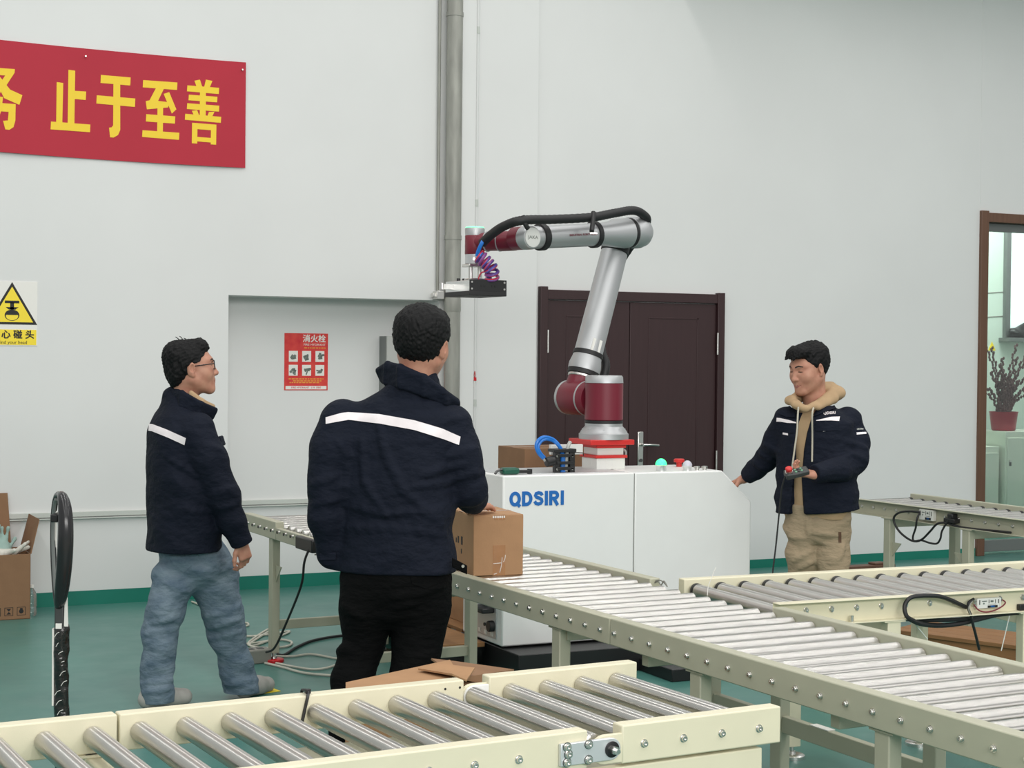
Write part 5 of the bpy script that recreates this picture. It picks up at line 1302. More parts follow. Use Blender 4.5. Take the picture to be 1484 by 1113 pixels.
Pb.drape(bt_, 'back_pocket', ([(594, 826), (618, 826), (643, 824)], [(597, 846), (616, 853), (643, 842)]), 'black_cloth', trs, 8, 4, .004, .003)
Pb.wear('shoe', shoe(lf - [0, .09, 0], (.1, 1)), 'black_cloth'); Pb.wear('shoe', shoe(rf - [0, .09, 0], (.35, 1)), 'black_cloth')

# ------------------------------------------------------------------ the man on the right, holding the pendant
Pc = Person('man in khaki trousers and open navy jacket holding a pendant by the cabinet', 1185, 8.98, None)
L = Pc.L; FP = Pc
hp_c = L(1172, 533, -.03); hrc = head_rot((-.85, -.53), R(-13), R(0)); neck_c = L(1181, 596, .02)
SC = 1.12
hd, hdm_c = head_parts(SC, hrc, hp_c, neck_c, h=.0024)
rc_ = math.atan2(-.57, .82) * 1.0                       # torso turned to the left
hip = L(1186, 760, .0); waist = L(1185, 710, .0)
lk, rk = L(1162, 835, .0), L(1206, 835, -.05); lf, rf = Pc.G(1165, .04), Pc.G(1207, -.06)
w1_ = L(1080, 693, .36); hand_c1 = hand(w1_, L(1064, 701, .42) - w1_, (-.3, .3, -.9), -1, (.42, .34, .34, .38), 1.0, spread=.10, thumb=(.35, .85), tl=1.1)
w2_ = L(1184, 688, -.335); hand_c2 = hand(w2_, (-.93, .12, .10), (-.15, -.35, .92), 1, (.62, .66, .72, .76), .94, spread=.05, thumb=(.95, .25), stub=.004)
bodyc = core([[(neck_c, .06), (waist, .10), (hip, .10)], [(L(1136, 612, .06), .05), (L(1112, 665, .22), .040), (w1_, .026)], [(L(1234, 614, .02), .05), (L(1244, 668, -.06), .042), (w2_, .026)],
              [(L(1163, 765, .0), .06), (lk, .038), (lf + [0, 0, .08], .032)], [(L(1208, 765, -.03), .06), (rk, .038), (rf + [0, 0, .08], .032)]])
Pc.start(hd + hand_c1 + hand_c2 + bodyc)
Pc.wear('hair', hair_parts(SC, hrc, hp_c, [(-.16, -.070), (-.095, -.066), (-.06, -.052), (-.03, -.012), (.0, -.004), (.025, .008), (.045, .034), (.06, .056), (.078, .064), (.095, .068), (.16, .058)],
        [((0, .050, .088), (.068, .055, .036), .02), ((0, .084, .074), (.050, .026, .020), .012), ((.028, .102, .064), (.016, .012, .012), .01), ((-.020, .100, .062), (.016, .012, .012), .01), ((0, -.04, .06), (.078, .075, .062), .03)], 12, .0020, .009), 'hair')
for s in (-1, 1):
    face_patch(Pc, hdm_c, SC, hrc, hp_c, 'eyebrow', [(s*.013, .0255), (s*.03, .031), (s*.05, .024)], [(s*.013, .0195), (s*.03, .0245), (s*.05, .020)], 'brow', .0012)
    face_patch(Pc, hdm_c, SC, hrc, hp_c, 'eyelash', [(s*.019, .000), (s*.031, .0005), (s*.044, -.001)], [(s*.019, -.0025), (s*.031, -.0036), (s*.045, -.004)], 'brow', .0010)
face_patch(Pc, hdm_c, SC, hrc, hp_c, 'lips', [(-.022, -.070), (0, -.060), (.022, -.070)], [(-.022, -.071), (0, -.083), (.022, -.071)], 'lip', .0003)
# hoodie body and hood
v = Vol(L(1115, 770, -.35), L(1260, 530, .3), .0055)
v.loft([(L(0, y)[2], L(cx, y, .0)[0], L(cx, y, .0)[1], a, b_, rc_) for y, cx, a, b_ in ((585, 1180, .10, .085), (600, 1181, .16, .105), (630, 1183, .195, .120), (700, 1184, .196, .126), (725, 1184, .186, .128), (738, 1184, .176, .124))], .02)
v.chain([(L(1165, 592, -.12), .018), (L(1155, 587, -.10), .021), (L(1149, 579, -.05), .022), (L(1158, 570, .04), .022), (L(1184, 560, .10), .026), (L(1204, 560, .08), .026), (L(1206, 570, .0), .024), (L(1190, 583, -.08), .022), (L(1169, 593, -.12), .019)], .018)
v.chain([(L(1150, 586, -.10), .020), (L(1144, 581, -.03), .022), (L(1160, 575, .06), .026), (L(1188, 568, .12), .030), (L(1213, 568, .06), .024), (L(1208, 578, -.03), .024), (L(1186, 590, -.11), .020)], .014)
v.chain([(L(1195, 568, .06), .045), (L(1212, 570, .05), .036), (L(1219, 570, .03), .022)], .03)
v.disp(folds(61, .003, 40))
hood = Pc.wear('hoodie', [v.net()], 'tan_fleece')
# jacket, open at the front
v = Vol(L(1040, 800, -.62), L(1300, 560, .55), .0058)
v.loft([(L(0, y)[2], L(cx, y, .0)[0], L(cx, y, .0)[1], a, b_, rc_) for y, cx, a, b_ in
        ((577, 1186, .08, .08), (588, 1184, .150, .100), (600, 1184, .205, .122), (620, 1183, .222, .140), (660, 1183, .226, .150), (700, 1184, .230, .156), (738, 1184, .234, .160), (750, 1184, .234, .160))], .02)
v.chain([(L(1140, 609, .06), .076), (L(1125, 640, .14), .070), (L(1110, 666, .22), .062), (L(1095, 680, .29), .056), (L(1082, 691, .345), .046)], .03)
v.chain([(L(1229, 610, .02), .080), (L(1240, 640, -.02), .074), (L(1240, 665, -.08), .068), (L(1215, 680, -.20), .060), (L(1183, 686, -.335), .048)], .03)
v.disp(folds(77, .0042, 28, (1, 1, 1.4)))
for a, c, r_, dz in (((1192, 672), (1235, 660), .009, -.27), ((1225, 640), (1255, 650), .009, -.12), ((1228, 655), (1256, 668), .008, -.16), ((1098, 655), (1122, 668), .008, .12), ((1103, 642), (1130, 655), .008, .06), ((1090, 668), (1110, 682), .007, .22)):
    v.fold(FP, [a, c], r_)
ox = np.array([(583, 1152, 1186), (595, 1153, 1177), (615, 1157, 1171), (640, 1156, 1166.5), (680, 1153, 1163.5), (700, 1151, 1164.5), (745, 1146, 1167), (760, 1146, 1167)], float)
oz = np.array([L(0, y)[2] for y in ox[:, 0]])[::-1]; oxl = np.array([L(x, y, -.12)[0] for y, x in ox[:, :2]])[::-1]; oxr = np.array([L(x, y, -.12)[0] for y, x in ox[:, (0, 2)]])[::-1]
yc = L(1160, 650, -.055)[1]
def slot(X, Y, Z):
    return np.maximum(np.maximum(np.interp(Z, oz, oxl) - X, X - np.interp(Z, oz, oxr)), Y - yc)
# the opening must not eat the forearm in front of it
fore = Vol(v.lo, v.lo + v.h * (v.n - 1), v.h); fore.n = v.n; fore.d = np.full(v.n, .5, np.float32)
v.put(slot, (oxl.min() - .01, yc - .22, oz.min()), (oxr.max() + .01, yc, oz.max()), .006, '-')
v.chain([(L(1215, 680, -.20), .060), (L(1183, 686, -.335), .048)], .02)
# neck opening for the hood, straight hem and cuffs
v.chain([(L(1181, 566, .03), .085), (L(1180, 585, .0), .075)], .02, '-')
hz0, hz1 = L(1130, 745)[2], L(1243, 736)[2]; hx0, hx1 = L(1130, 740)[0], L(1243, 740)[0]
v.put(lambda X, Y, Z: Z - (hz0 + (X - hx0) / (hx1 - hx0) * (hz1 - hz0)), (-9, -9, -9), (9, 9, max(hz0, hz1) + .02), .006, '-')
for wc, wd_ in ((L(1179, 686, -.34), np.array(L(1168, 687, -.36) - L(1200, 683, -.29))), (L(1083.5, 690.5, .34), np.array(L(1072, 698, .40) - L(1095, 680, .29)))):
    wd_ = wd_ / np.linalg.norm(wd_)
    v.put(lambda X, Y, Z, wc=wc, wd_=wd_: -((X-wc[0])*wd_[0] + (Y-wc[1])*wd_[1] + (Z-wc[2])*wd_[2]), wc + wd_ * .04 - .055, wc + wd_ * .04 + .055, .005, '-')
jk = [v.net()]; jkt = Pc.wear('jacket', jk, 'navy_cloth'); bv = Pc.bvh(jk)
# turned-down collar lying under the hood
Pc.drape(bv, 'collar', ([(1143, 589), (1148, 594), (1153, 601)], [(1129, 600), (1140, 605), (1153, 606)]), 'navy_cloth', jkt, 8, 4, .009, .006)
Pc.drape(bv, 'collar', ([(1179, 597), (1196, 587), (1214, 582)], [(1181, 604), (1200, 596), (1222, 590)]), 'navy_cloth', jkt, 8, 4, .008, .006)
Pc.drape(bv, 'reflective_strip', ([(1126, 605.5), (1131, 606), (1142, 608.5), (1154, 612)], [(1125.5, 611), (1131, 611), (1142, 613), (1154, 613.4)]), 'reflective', jkt, 14, 2)
Pc.drape(bv, 'reflective_strip', ([(1183, 609), (1195, 606.5), (1204, 604.3), (1217, 604)], [(1183, 610), (1195, 609.5), (1204, 609.5), (1216, 610.3)]), 'reflective', jkt, 14, 2)
Pc.drape(bv, 'pocket_tag', ([(1135, 626.8), (1142, 628)], [(1134.5, 629.5), (1142, 631)]), 'reflective', jkt, 4, 1)
Pc.drape(bv, 'pocket_tag', ([(1193.5, 623), (1200, 622)], [(1193, 625.5), (1200, 624.5)]), 'reflective', jkt, 4, 1)
Pc.drape(bv, 'pocket_flap', ([(1128, 614), (1142, 616), (1153, 617)], [(1129, 625), (1142, 628), (1153, 627)]), 'navy_cloth', jkt, 8, 3, .004, .003)
Pc.drape(bv, 'pocket_flap', ([(1182, 613), (1200, 612), (1215, 612)], [(1182, 625), (1200, 625), (1215, 623)]), 'navy_cloth', jkt, 8, 3, .004, .003)
Pc.drape(bv, 'reflective_strip', ([(1241, 627), (1248, 626.5), (1255, 626.2)], [(1241.5, 630), (1248, 629.4), (1255.3, 628.8)]), 'reflective', jkt, 6, 2)
Pc.drape_text(bv, 'lettering', 'QDSIRI', 1202, 599, 3.9, 'reflective', jkt, -.05, 1.05)
Pc.drape_text(bv, 'lettering', 'QDSIRI', 1246, 622, 2.2, 'rail_grey', jkt, 0, 1.05)
# drawstrings
for pts in ([(1157, 590, -.15), (1156, 605, -.17), (1155, 625, -.185), (1151, 655, -.19), (1147, 684, -.19)], [(1179, 591, -.15), (1177, 602, -.175), (1177, 635, -.19), (1176.5, 669, -.195)]):
    q = []
    for x, y, df in pts:
        h_ = Pc.hit(bv, x, y); p0 = L(x, y, df)
        q.append(Vector(p0) if h_[0] is None or h_[0].y < p0[1] - .2 or h_[0].y > p0[1] + .06 else h_[0] + Vector((0, -.006, 0)))
    MB().tube(q, .0048, 8, 5).build('drawstring', 'cord_beige', hood)
# khaki trousers
v = Vol(L(1110, 990, -.35), L(1260, 710, .35), .006); v.lo[2] = max(v.lo[2], -.01)
v.loft([(L(0, y)[2], L(cx, y, .0)[0], L(cx, y, .0)[1], a, b_, rc_ * .7) for y, cx, a, b_ in ((720, 1185, .180, .125), (745, 1185, .188, .132), (760, 1185, .178, .128), (775, 1185, .12, .10))], .03, pw=2.1)
v.chain([(L(1167, 752, .01), .094), (L(1165, 772, .01), .092), (L(1164, 800, .01), .092), (L(1164, 840, .02), .080), (L(1165, 900, .04), .074), (L(1165, 955, .04), .070)], .018)
v.chain([(L(1205, 752, -.02), .094), (L(1207, 772, -.02), .093), (L(1206, 800, -.04), .096), (L(1206, 840, -.05), .082), (L(1207, 900, -.06), .074), (L(1207, 955, -.06), .070)], .018)
v.disp(folds(91, .0048, 34, (.9, .9, 1.5)))
for a, c, r_, dz in (((1180, 772), (1215, 776), .006, -.13), ((1178, 780), (1205, 790), .006, -.13), ((1145, 778), (1172, 780), .006, -.09), ((1150, 812), (1178, 797), .007, -.09), ((1155, 825), (1180, 812), .007, -.09), ((1215, 812), (1222, 790), .008, -.13), ((1170, 748), (1172, 775), .006, -.13)):
    v.fold(FP, [a, c], r_)
tr = [v.net()]; trs = Pc.wear('trousers', tr, 'khaki_cloth'); bt_ = Pc.bvh(tr)
Pc.drape(bt_, 'trouser_tag', ([(1215, 771), (1218.8, 771)], [(1215.2, 786.5), (1219.2, 786.5)]), 'brown_tag', trs, 2, 4)
Pc.wear('shoe', shoe(lf + [.0, .08, 0], (-.4, -1)), 'black_cloth'); Pc.wear('shoe', shoe(rf + [.0, .08, 0], (-.3, -1)), 'black_cloth')
# the pendant in his hand
pm = Pc.M(); Lw = lambda x, y, df: pm @ Vector(L(x, y, df))
pt = thing('teach_pendant', 'dark grey handheld pendant with a red stop button held by the man on the right', 'remote control')
a, c = Lw(1138, 689.5, -.375), Lw(1171, 681, -.36); d_ = (c - a); ln = d_.length; dx = d_.normalized(); upv = (Vector((0, 0, 1)) - FW0 * .55); upv = (upv - dx * upv.dot(dx)).normalized(); dy = upv.cross(dx)
mt = Matrix((dx, dy, upv)).transposed().to_4x4(); mt.translation = a
mat('pendant_grey', srgb(62, 64, 64), .5); mat('key_green', srgb(110, 160, 130), .5)
MB().prism([(0, -.016), (ln, -.014), (ln, .012), (.055, .014), (0, .020)], -.028, .028, mt @ Matrix.Identity(4)).build('case', 'pendant_grey', pt, bevel=.006)
MB().lathe(mt @ Vector((.022, 0, .018)), mt @ Vector((.022, 0, .2)), [(0, .021), (.006, .021), (.007, .014), (.012, .014)], 18).build('button_collar', 'zinc', pt)
MB().lathe(mt @ Vector((.022, 0, .028)), mt @ Vector((.022, 0, .2)), [(0, .017), (.004, .019), (.014, .019), (.019, .014)], 18).build('stop_button', 'signal_red', pt)
for i in range(3):
    for j in (-1, 1): MB().cyl(mt @ Vector((.058 + i * .016, j * .010, .010)), mt @ Vector((.058 + i * .016, j * .010, .017)), .006, 10).build('key', 'key_green' if (i + j) % 2 else 'pendant_grey', pt)
pcb = thing('pendant_cable', 'thin black cable hanging from the pendant down to the floor', 'cable')
MB().tube([a + Vector((0, 0, -.004)), Lw(1133.5, 705, -.36), Lw(1131, 725, -.33), Lw(1128.5, 750, -.31), Lw(1124.5, 790, -.30), Lw(1120, 828, -.30), Lw(1116, 870, -.29), Lw(1112, 915, -.25), pm @ (Vector(Pc.G(1104, -.15)) + Vector((0, 0, .006))), pm @ (Vector(Pc.G(1085, .1)) + Vector((0, 0, .006)))], .0045, 8, 6).build('cord', 'black_rubber', pcb)
# ================================================================== cartons, pallets, cables and small things
def onplane(x, y, p0, n):
    r = ray(x, y); o = Vector((0, 0, CH)); return o + r * ((Vector(p0) - o).dot(n) / r.dot(n))
def carton(name, label, x0, x1, y0, y1, z0, z1, rz=0.0, m='cardboard', group=None, tape=True):
    c = Vector(((x0 + x1) / 2, (y0 + y1) / 2, z0)); t = thing(name, label, 'box', c, rz, group)
    w, d, h = (x1 - x0) / 2, (y1 - y0) / 2, z1 - z0
    MB().box(-w, w, -d, d, 0, h - .003).build('body', m, t, bevel=.003)
    for s in (-1, 1): MB().box(-w + .001, w - .001, min(s * .002, s * (d - .001)), max(s * .002, s * (d - .001)), h - .004, h).build('flap', m, t, bevel=.0012)
    if tape:
        MB().box(-.024, .024, -d - .0008, d + .0008, h - .0002, h + .0008).build('tape', 'tape', t, smooth=0) if False else None
        MB().box(-w - .0008, w + .0008, -.024, .024, h, h + .0008).build('tape', 'tape', t, smooth=0)
    return t, w, d, h
# ---- the carton on the rollers
bx, w, d, h = carton('carton', 'brown taped carton riding on the rollers under a man\'s elbow', 2.700, 2.918, 6.10, 6.46, .7545, 1.006, R(-6))
MB().box(-.024, .030, -d - .0009, -d + .001, .0, .125).build('tape', 'tape', bx, smooth=0)
MB().box(-.018, .028, -d - .0009, -d + .001, h - .02, h + .0004).build('tape', 'tape', bx, smooth=0)
b = MB()
for p, q in (((.006, .012), (.016, .075)), ((.022, .055), (.030, .085)), ((-.022, .05), (.012, .052)), ((-.02, .006), (-.006, .010))):
    b.tube([(p[0], -d - .0016, p[1]), ((p[0] + q[0]) / 2 + .002, -d - .0022, (p[1] + q[1]) / 2), (q[0], -d - .0016, q[1])], .0014, 5, 3)
b.build('tape_glint', 'paper_white', bx)  # white strokes painted as glints on the tape
b = MB()
for k in range(7): b.box(-.026 + k * .008, -.021 + k * .008, -d - .0012, -d, h - .013, h - .004)
b.build('tape_print', 'paper_white', bx, smooth=0)
b = MB()
for k, (yy, zz, a_, c_) in enumerate(((-.02, .13, .022, .035), (.03, .13, .016, .028), (.06, .125, .012, .02), (-.015, .085, .012, .02))): b.box(-w - .001, -w, yy - a_ / 2, yy + a_ / 2, zz - c_ / 2, zz + c_ / 2)
b.build('printed_mark', 'ink_black', bx, smooth=0)
# ---- pallets and cartons behind the robot
def pallet(label, x0, x1, y0, y1, z=.14, rz=0, n=7):
    c = Vector(((x0 + x1) / 2, (y0 + y1) / 2, 0)); t = thing('wooden_pallet', label, 'pallet', c, rz); w, d = (x1 - x0) / 2, (y1 - y0) / 2
    for k in range(n):
        a = -w + 2 * w * k / n; MB().box(a + .006, a + 2 * w / n - .006, -d, d, z - .02, z + .001 * (k % 2)).build('deck_board', 'pale_wood', t, bevel=.002)
    for y in (-d + .04, 0, d - .04): MB().box(-w, w, y - .04, y + .04, z - .042, z - .0195).build('stringer', 'pale_wood', t, bevel=.002)
    for y in (-d + .04, 0, d - .04):
        for x in (-w + .06, 0, w - .06): MB().box(x - .055, x + .055, y - .04, y + .04, 0, z - .041).build('block', 'pale_wood', t, bevel=.002)
    return t
pallet('wooden pallet under the cartons behind the white cabinet', 3.57, 4.72, 8.30, 9.2)
pallet('narrow wooden pallet left of the white cabinet', 3.28, 3.535, 8.22, 9.2, n=2) if False else None
t = thing('wooden_plank', 'bare plank lying on blocks left of the white cabinet', 'plank', (3.38, 8.5, 0))
MB().box(-.17, .15, -.62, .62, .112, .138).build('board', 'pale_wood', t, bevel=.003)
for y in (-.5, .5): MB().box(-.15, .13, y - .05, y + .05, 0, .113).build('block', 'black_plastic', t, bevel=.003)
carton('carton', 'brown carton on the pallet, seen under the conveyor left of the cabinet', 3.66, 4.05, 8.315, 8.69, .1405, .50)
carton('carton', 'tall brown carton on the pallet behind the white cabinet, its top showing above it', 4.098, 4.512, 8.60, 8.98, .1405, 1.121, m='cardboard_dark')
# ---- open carton with gloves by the left wall
oc = thing('open_carton', 'open brown carton with raised flaps by the left wall', 'box', (1.18, 10.60, 0), R(1))
W_, D_, H_ = .37, .20, .405
for nm, bxs in (('front_panel', (-W_, W_, -D_, -D_ + .006, 0, H_)), ('back_panel', (-W_, W_, D_ - .006, D_, 0, H_)), ('side_panel', (-W_, -W_ + .006, -D_, D_, 0, H_)), ('side_panel', (W_ - .006, W_, -D_, D_, 0, H_)), ('bottom_panel', (-W_, W_, -D_, D_, 0, .006))):
    MB().box(*bxs).build(nm, 'cardboard_dark', oc, bevel=.001)
def flap(hinge, along, up, L, m='cardboard_dark', th=.005):
    hinge, along, up = Vector(hinge), Vector(along), Vector(up).normalized(); n = along.cross(up).normalized() * th; q = up * L; sh = along * .03
    p = [hinge, hinge + along, hinge + along - sh + q, hinge + sh + q]
    return MB().hexa(p + [v + n for v in p]).build('flap', m, oc, smooth=0)
flap((-W_, D_, H_), (2 * W_ - .055, 0, 0), (0, .08, 1), .35)
flap((W_, -D_, H_), (0, 2 * D_, 0), (.24, 0, 1), .22)
flap((W_ * -1, D_, H_), (0, -2 * D_, 0), (-.7, 0, .6), .2)
for k in range(3):
    x = W_ - .055 - k * .075; b = MB()
    for a in ((-.026, .026, .025, .028), (-.026, .026, .074, .077), (-.026, -.023, .025, .077), (.023, .026, .025, .077)): b.box(x + a[0], x + a[1], -D_ - .0008, -D_, a[2], a[3])
    if k == 0: b.lathe((x, -D_, .05), (x, -D_ - .0009, .05), [(0, .014), (.0009, .014)], 12); b.box(x - .008, x + .008, -D_ - .0008, -D_, .06, .07)
    elif k == 1: b.prism([(x - .014, .068), (x + .014, .068), (x, .052)], -D_ - .0008, -D_); b.prism([(x - .014, .034), (x + .014, .034), (x, .05)], -D_ - .0008, -D_)
    else: b.prism([(x - .016, .036), (x + .016, .036), (x + .016, .042), (x - .016, .042)], -D_ - .0008, -D_); b.prism([(x - .018, .05), (x + .010, .062), (x + .018, .05), (x, .045)], -D_ - .0008, -D_)
    b.build('handling_mark', 'ink_black', oc, smooth=0)
mat('glove_white', srgb(214, 212, 202), .9, bump=.3, bscale=120)
mat('glove_green', srgb(150, 176, 168), .8)
MB().box(-W_ + .02, W_ - .02, -D_ + .02, D_ - .02, .006, H_ - .03).build('packing', 'cardboard_dark', oc, bevel=.01)
def glove(label, loc, rz, tilt, m):
    v = Vol((-.16, -.14, -.06), (.16, .18, .16), .006)
    v.ell((0, 0, .03), (.05, .055, .03), .02); v.cap((0, -.05, .03), (0, -.10, .035), .036, .042, .02)
    for k, (x, L_, dz) in enumerate(((-.036, .09, .03), (-.012, .105, .05), (.014, .10, .02), (.038, .08, .045))): v.cap((x * .8, .04, .03), (x * 1.25, .04 + L_ * .8, .03 + dz), .0135, .012, .01)
    v.cap((.045, -.01, .03), (.085, .04, .05), .014, .012, .012)
    v.disp(folds(int(loc[0] * 100) % 90, .003, 60)); me = np_mesh('work_glove', [v.net()], m)
    o = bpy.data.objects.new('work_glove', me); COL.objects.link(o); o.location = loc; o.rotation_euler = (tilt, 0, rz); return tag(o, label, 'glove', 'work gloves in the open carton')
glove('white work glove with fingers hanging over the open carton edge', (1.44, 10.50, .375), R(-100), R(8), 'glove_white')
glove('pale green work glove standing up in the open carton', (1.40, 10.60, .42), R(15), R(55), 'glove_green')
glove('white work glove leaning left in the open carton', (1.30, 10.58, .40), R(35), R(50), 'glove_white')
# ---- clear bottle beside it
bt = thing('plastic_bottle', 'clear plastic water bottle standing beside the open carton', 'bottle', onz(45.5, 892, 0))
mat('clear_plastic', (.86, .93, .93), .08, trans=.85)
MB().lathe((0, 0, 0), (0, 0, 1), [(0, .028), (.01, .032), (.05, .032), (.055, .030), (.06, .032), (.12, .032), (.15, .026), (.17, .013), (.178, .013)], 20).build('body', 'clear_plastic', bt)
MB().cyl((0, 0, .176), (0, 0, .194), .015, 16).build('cap', 'paper_white', bt)
# ---- pallet-truck handle, edge on, wrapped in film
D = 5.0
p_top = atd(85, 704, D); ph_ = thing('truck_handle', 'black loop handle of a hand truck with film wrapped shaft behind the foreground conveyor', 'handle', Vector((p_top.x, p_top.y, 0)))
e = (RT * .47 - FW0 * .885).normalized()
zt, zb_ = atd(85, 708, D).z, atd(88, 884, D).z; Hh = zt - zb_
def lp(t):                                   # teardrop loop, t 0..1
    a = 2 * math.pi * t; u = .5 + .5 * math.cos(a); wv = .105 * math.copysign(abs(math.sin(a)) ** .75, math.sin(a)) * (.30 + .70 * u ** .55)
    return e * wv + Vector((0, 0, zb_ + .012 + (Hh - .03) * u)) + RT * (.004 * u)
ring = [lp(i / 48) for i in range(48)]
rr = [.0095 + .0145 * max(0, math.sin(2 * math.pi * i / 48)) ** .6 for i in range(48)]
MB().tube(ring, rr, 12, closed=True).build('loop', 'black_gloss', ph_)
mat('trim_grey', srgb(120, 124, 122), .4)
inner = [e * ((lp(i / 48).dot(e)) * .80) + RT * (.004 - .006) + Vector((0, 0, zb_ + .012 + (lp(i / 48).z - zb_ - .012) * .93 + .012)) for i in range(48)]
MB().tube(inner[25:47], .0055, 8).build('inner_trim', 'trim_grey', ph_)
MB().box(-.012, .012, -.05, .03, zt - .10, zt - .075, Matrix.Rotation(-YAW, 4, 'Z')).build('lever', 'black_plastic', ph_, bevel=.004)
MB().tube([lp(.0 + .66) + RT * .004, lp(.75) + RT * .006, lp(.88) + RT * .004], .004, 6, 6).build('cable_strip', 'paper_white', ph_)
zs = atd(88, 908, D).z
rm = Matrix.Rotation(-YAW, 4, 'Z')
MB().box(-.006, .022, -.02, .02, zs - .01, zb_ + .04, rm).build('neck', 'pendant_grey', ph_, bevel=.004)
MB().hexa([rm @ Vector(p) for p in ((.024, -.02, atd(0, 906, D).z), (.037, -.022, atd(0, 906, D).z), (.037, -.018, atd(0, 906, D).z), (.024, -.016, atd(0, 906, D).z), (.026, -.02, atd(0, 862, D).z), (.034, -.022, atd(0, 862, D).z), (.034, -.018, atd(0, 862, D).z), (.026, -.016, atd(0, 862, D).z))]).build('paper_tag', 'paper_white', ph_, smooth=0)
MB().box(.0, .018, -.026, -.021, zs - .004, zs + .012, rm).build('sticker', 'paper_white', ph_, smooth=0)
mat('film_black', (.012, .012, .012), .16, coat=.4, bump=1.0, bscale=38, stretch=(1, 1, 1.6))
v = Vol((-.05, -.05, .10), (.08, .05, zs + .01), .0045)
v.cap((.013, 0, .12), (.013, 0, zs - .012), .0215, .0235, .01)
v.disp(folds(5, .0032, 120, (1, 1, .6)))
V_f, F_f = v.net(); rmn = np.array(rm.to_3x3()); link('film_wrap', np_mesh('film_wrap', [(V_f @ rmn.T, F_f)], 'film_black'), ph_)
MB().box(-.0145, -.009, -.012, .004, atd(0, 1022, D).z, zs - .006, rm).build('edge_strip', 'paper_white', ph_, smooth=0)
b = MB()
for k in range(9):
    z = zs - .03 - k * .03; x = -.004 + (k * 37 % 17) * .0014
    b.tube([rm @ Vector((x, -.0236, z)), rm @ Vector((x + .008, -.0250, z + .012)), rm @ Vector((x + .018, -.0236, z + .016))], .0010, 5, 3)
b.build('film_glint', 'paper_white', ph_)  # white lines painted as glints along the film's creases
b = MB(); b.box(-.06, .09, -.07, .09, .05, .13, rm); b.build('steer_head', 'pendant_grey', ph_, bevel=.01)
MB().cyl(rm @ Vector((-.03, .01, .06)), rm @ Vector((.06, .01, .06)), .06, 20).build('wheel', 'black_rubber', ph_)
# ---- cardboard behind and under the foreground conveyor
zc = .60
cf = thing('open_carton', 'big flattened brown carton with loose flaps just behind the foreground conveyor', 'box', onz(590, 985, 0.0) * 0)
Q_ = [onz(501, 1004, zc), onz(668, 984, zc), onz(652, 961, zc), onz(501, 991.5, zc)]
G_ = [Vector((p.x, p.y, 0)) for p in Q_]
for i in range(4):
    j = (i + 1) % 4; inn = (sum(G_, Vector()) / 4); o_ = [g_ + (inn - g_).normalized() * .008 for g_ in G_]
    MB().hexa([G_[i], G_[j], o_[j], o_[i], Q_[i], Q_[j], o_[j] + Vector((0, 0, zc)), o_[i] + Vector((0, 0, zc))]).build('side_panel', 'cardboard', cf, smooth=0)
def sheet(pts, th=.006, nm='flap', m='cardboard', par=None):
    pts = [Vector(p) for p in pts]; n = (pts[1] - pts[0]).cross(pts[2] - pts[0]).normalized() * th
    k = len(pts); vs = pts + [p - n for p in pts]
    return MB().add(vs, [tuple(range(k)), tuple(range(2*k-1, k-1, -1))] + [(i, i+k, (i+1) % k + k, (i+1) % k) for i in range(k)]).build(nm, m, par or cf, smooth=0)
sheet([Q_[0] + Vector((0, 0, .006)), Q_[1] + Vector((0, 0, .006)), Q_[2] + Vector((0, 0, .012)), Q_[3] + Vector((0, 0, .006))])
sheet([onz(606, 971, zc + .016), onz(640, 964, zc + .02), onz(688, 970, zc + .012), onz(676, 988, zc), onz(655, 979, zc + .02)])
fs_ = thing('cardboard_sheet', 'loose brown cardboard sheets leaning behind the hinge of the foreground conveyor', 'cardboard')
for pts in ([(625, 954, .60), (660, 958, .60), (745, 970, .56), (700, 988, .56), (668, 982, .60)], [(640, 963, .585), (712, 975, .56), (700, 1000, .55), (662, 992, .57)]):
    sheet([onz(x, y, z) for x, y, z in pts], .006, 'sheet', 'cardboard_dark', fs_)
sheet([onz(668, 975, .56), onz(720, 978, .55), onz(722, 980, 0), onz(670, 977, 0)], .006, 'sheet', 'cardboard_dark', fs_) if False else None
pz = onz(690, 978, .55); MB().box(pz.x - .12, pz.x + .14, pz.y - .02, pz.y + .14, 0, .545).build('bundle', 'cardboard_dark', fs_, bevel=.004)
fl2 = thing('cardboard_sheet', 'flat cardboard sheet on the floor under the foreground conveyor', 'cardboard', (1.12, 3.85, 0), R(28))
MB().box(-.30, .32, -.20, .22, .001, .007).build('sheet', 'cardboard', fl2, smooth=0)
MB().hexa([(-.3, .22, .003), (.32, .22, .003), (.29, .40, .05), (-.27, .40, .05), (-.3, .22, .009), (.32, .22, .009), (.29, .40, .056), (-.27, .40, .056)]).build('flap', 'cardboard', fl2, smooth=0)
# ---- wooden platform under conveyor three, board by the wall
wpc = onz(1412, 917, .28)
wp = thing('wooden_platform', 'low wooden platform standing on the floor behind the control box conveyor', 'platform', (wpc.x, wpc.y, 0), R(-66))
mat('bench_wood', srgb(150, 108, 68), .6, noise=.25, nscale=8, stretch=(.6, 7, 7))
for k in range(4): MB().box(-.36, .50, -.20 + k * .095, -.20 + k * .095 + .091, .258, .28).build('plank', 'bench_wood', wp, bevel=.003)
for y in (-.19, .14): MB().box(-.36, .50, y, y + .03, .185, .259).build('side_rail', 'bench_wood', wp, bevel=.003)
for x in (-.26, .40):
    for y in (-.18, .12): MB().box(x - .05, x + .05, y, y + .05, 0, .186).build('foot', 'brown_wood', wp, bevel=.003)
bd = thing('wooden_board', 'reddish wooden board lying at the wall behind the man on the right', 'board', (7.86, 10.34, 0), R(2))
MB().box(-.35, .30, -.05, .05, 0, .055).build('board', 'brown_wood', bd, bevel=.004)
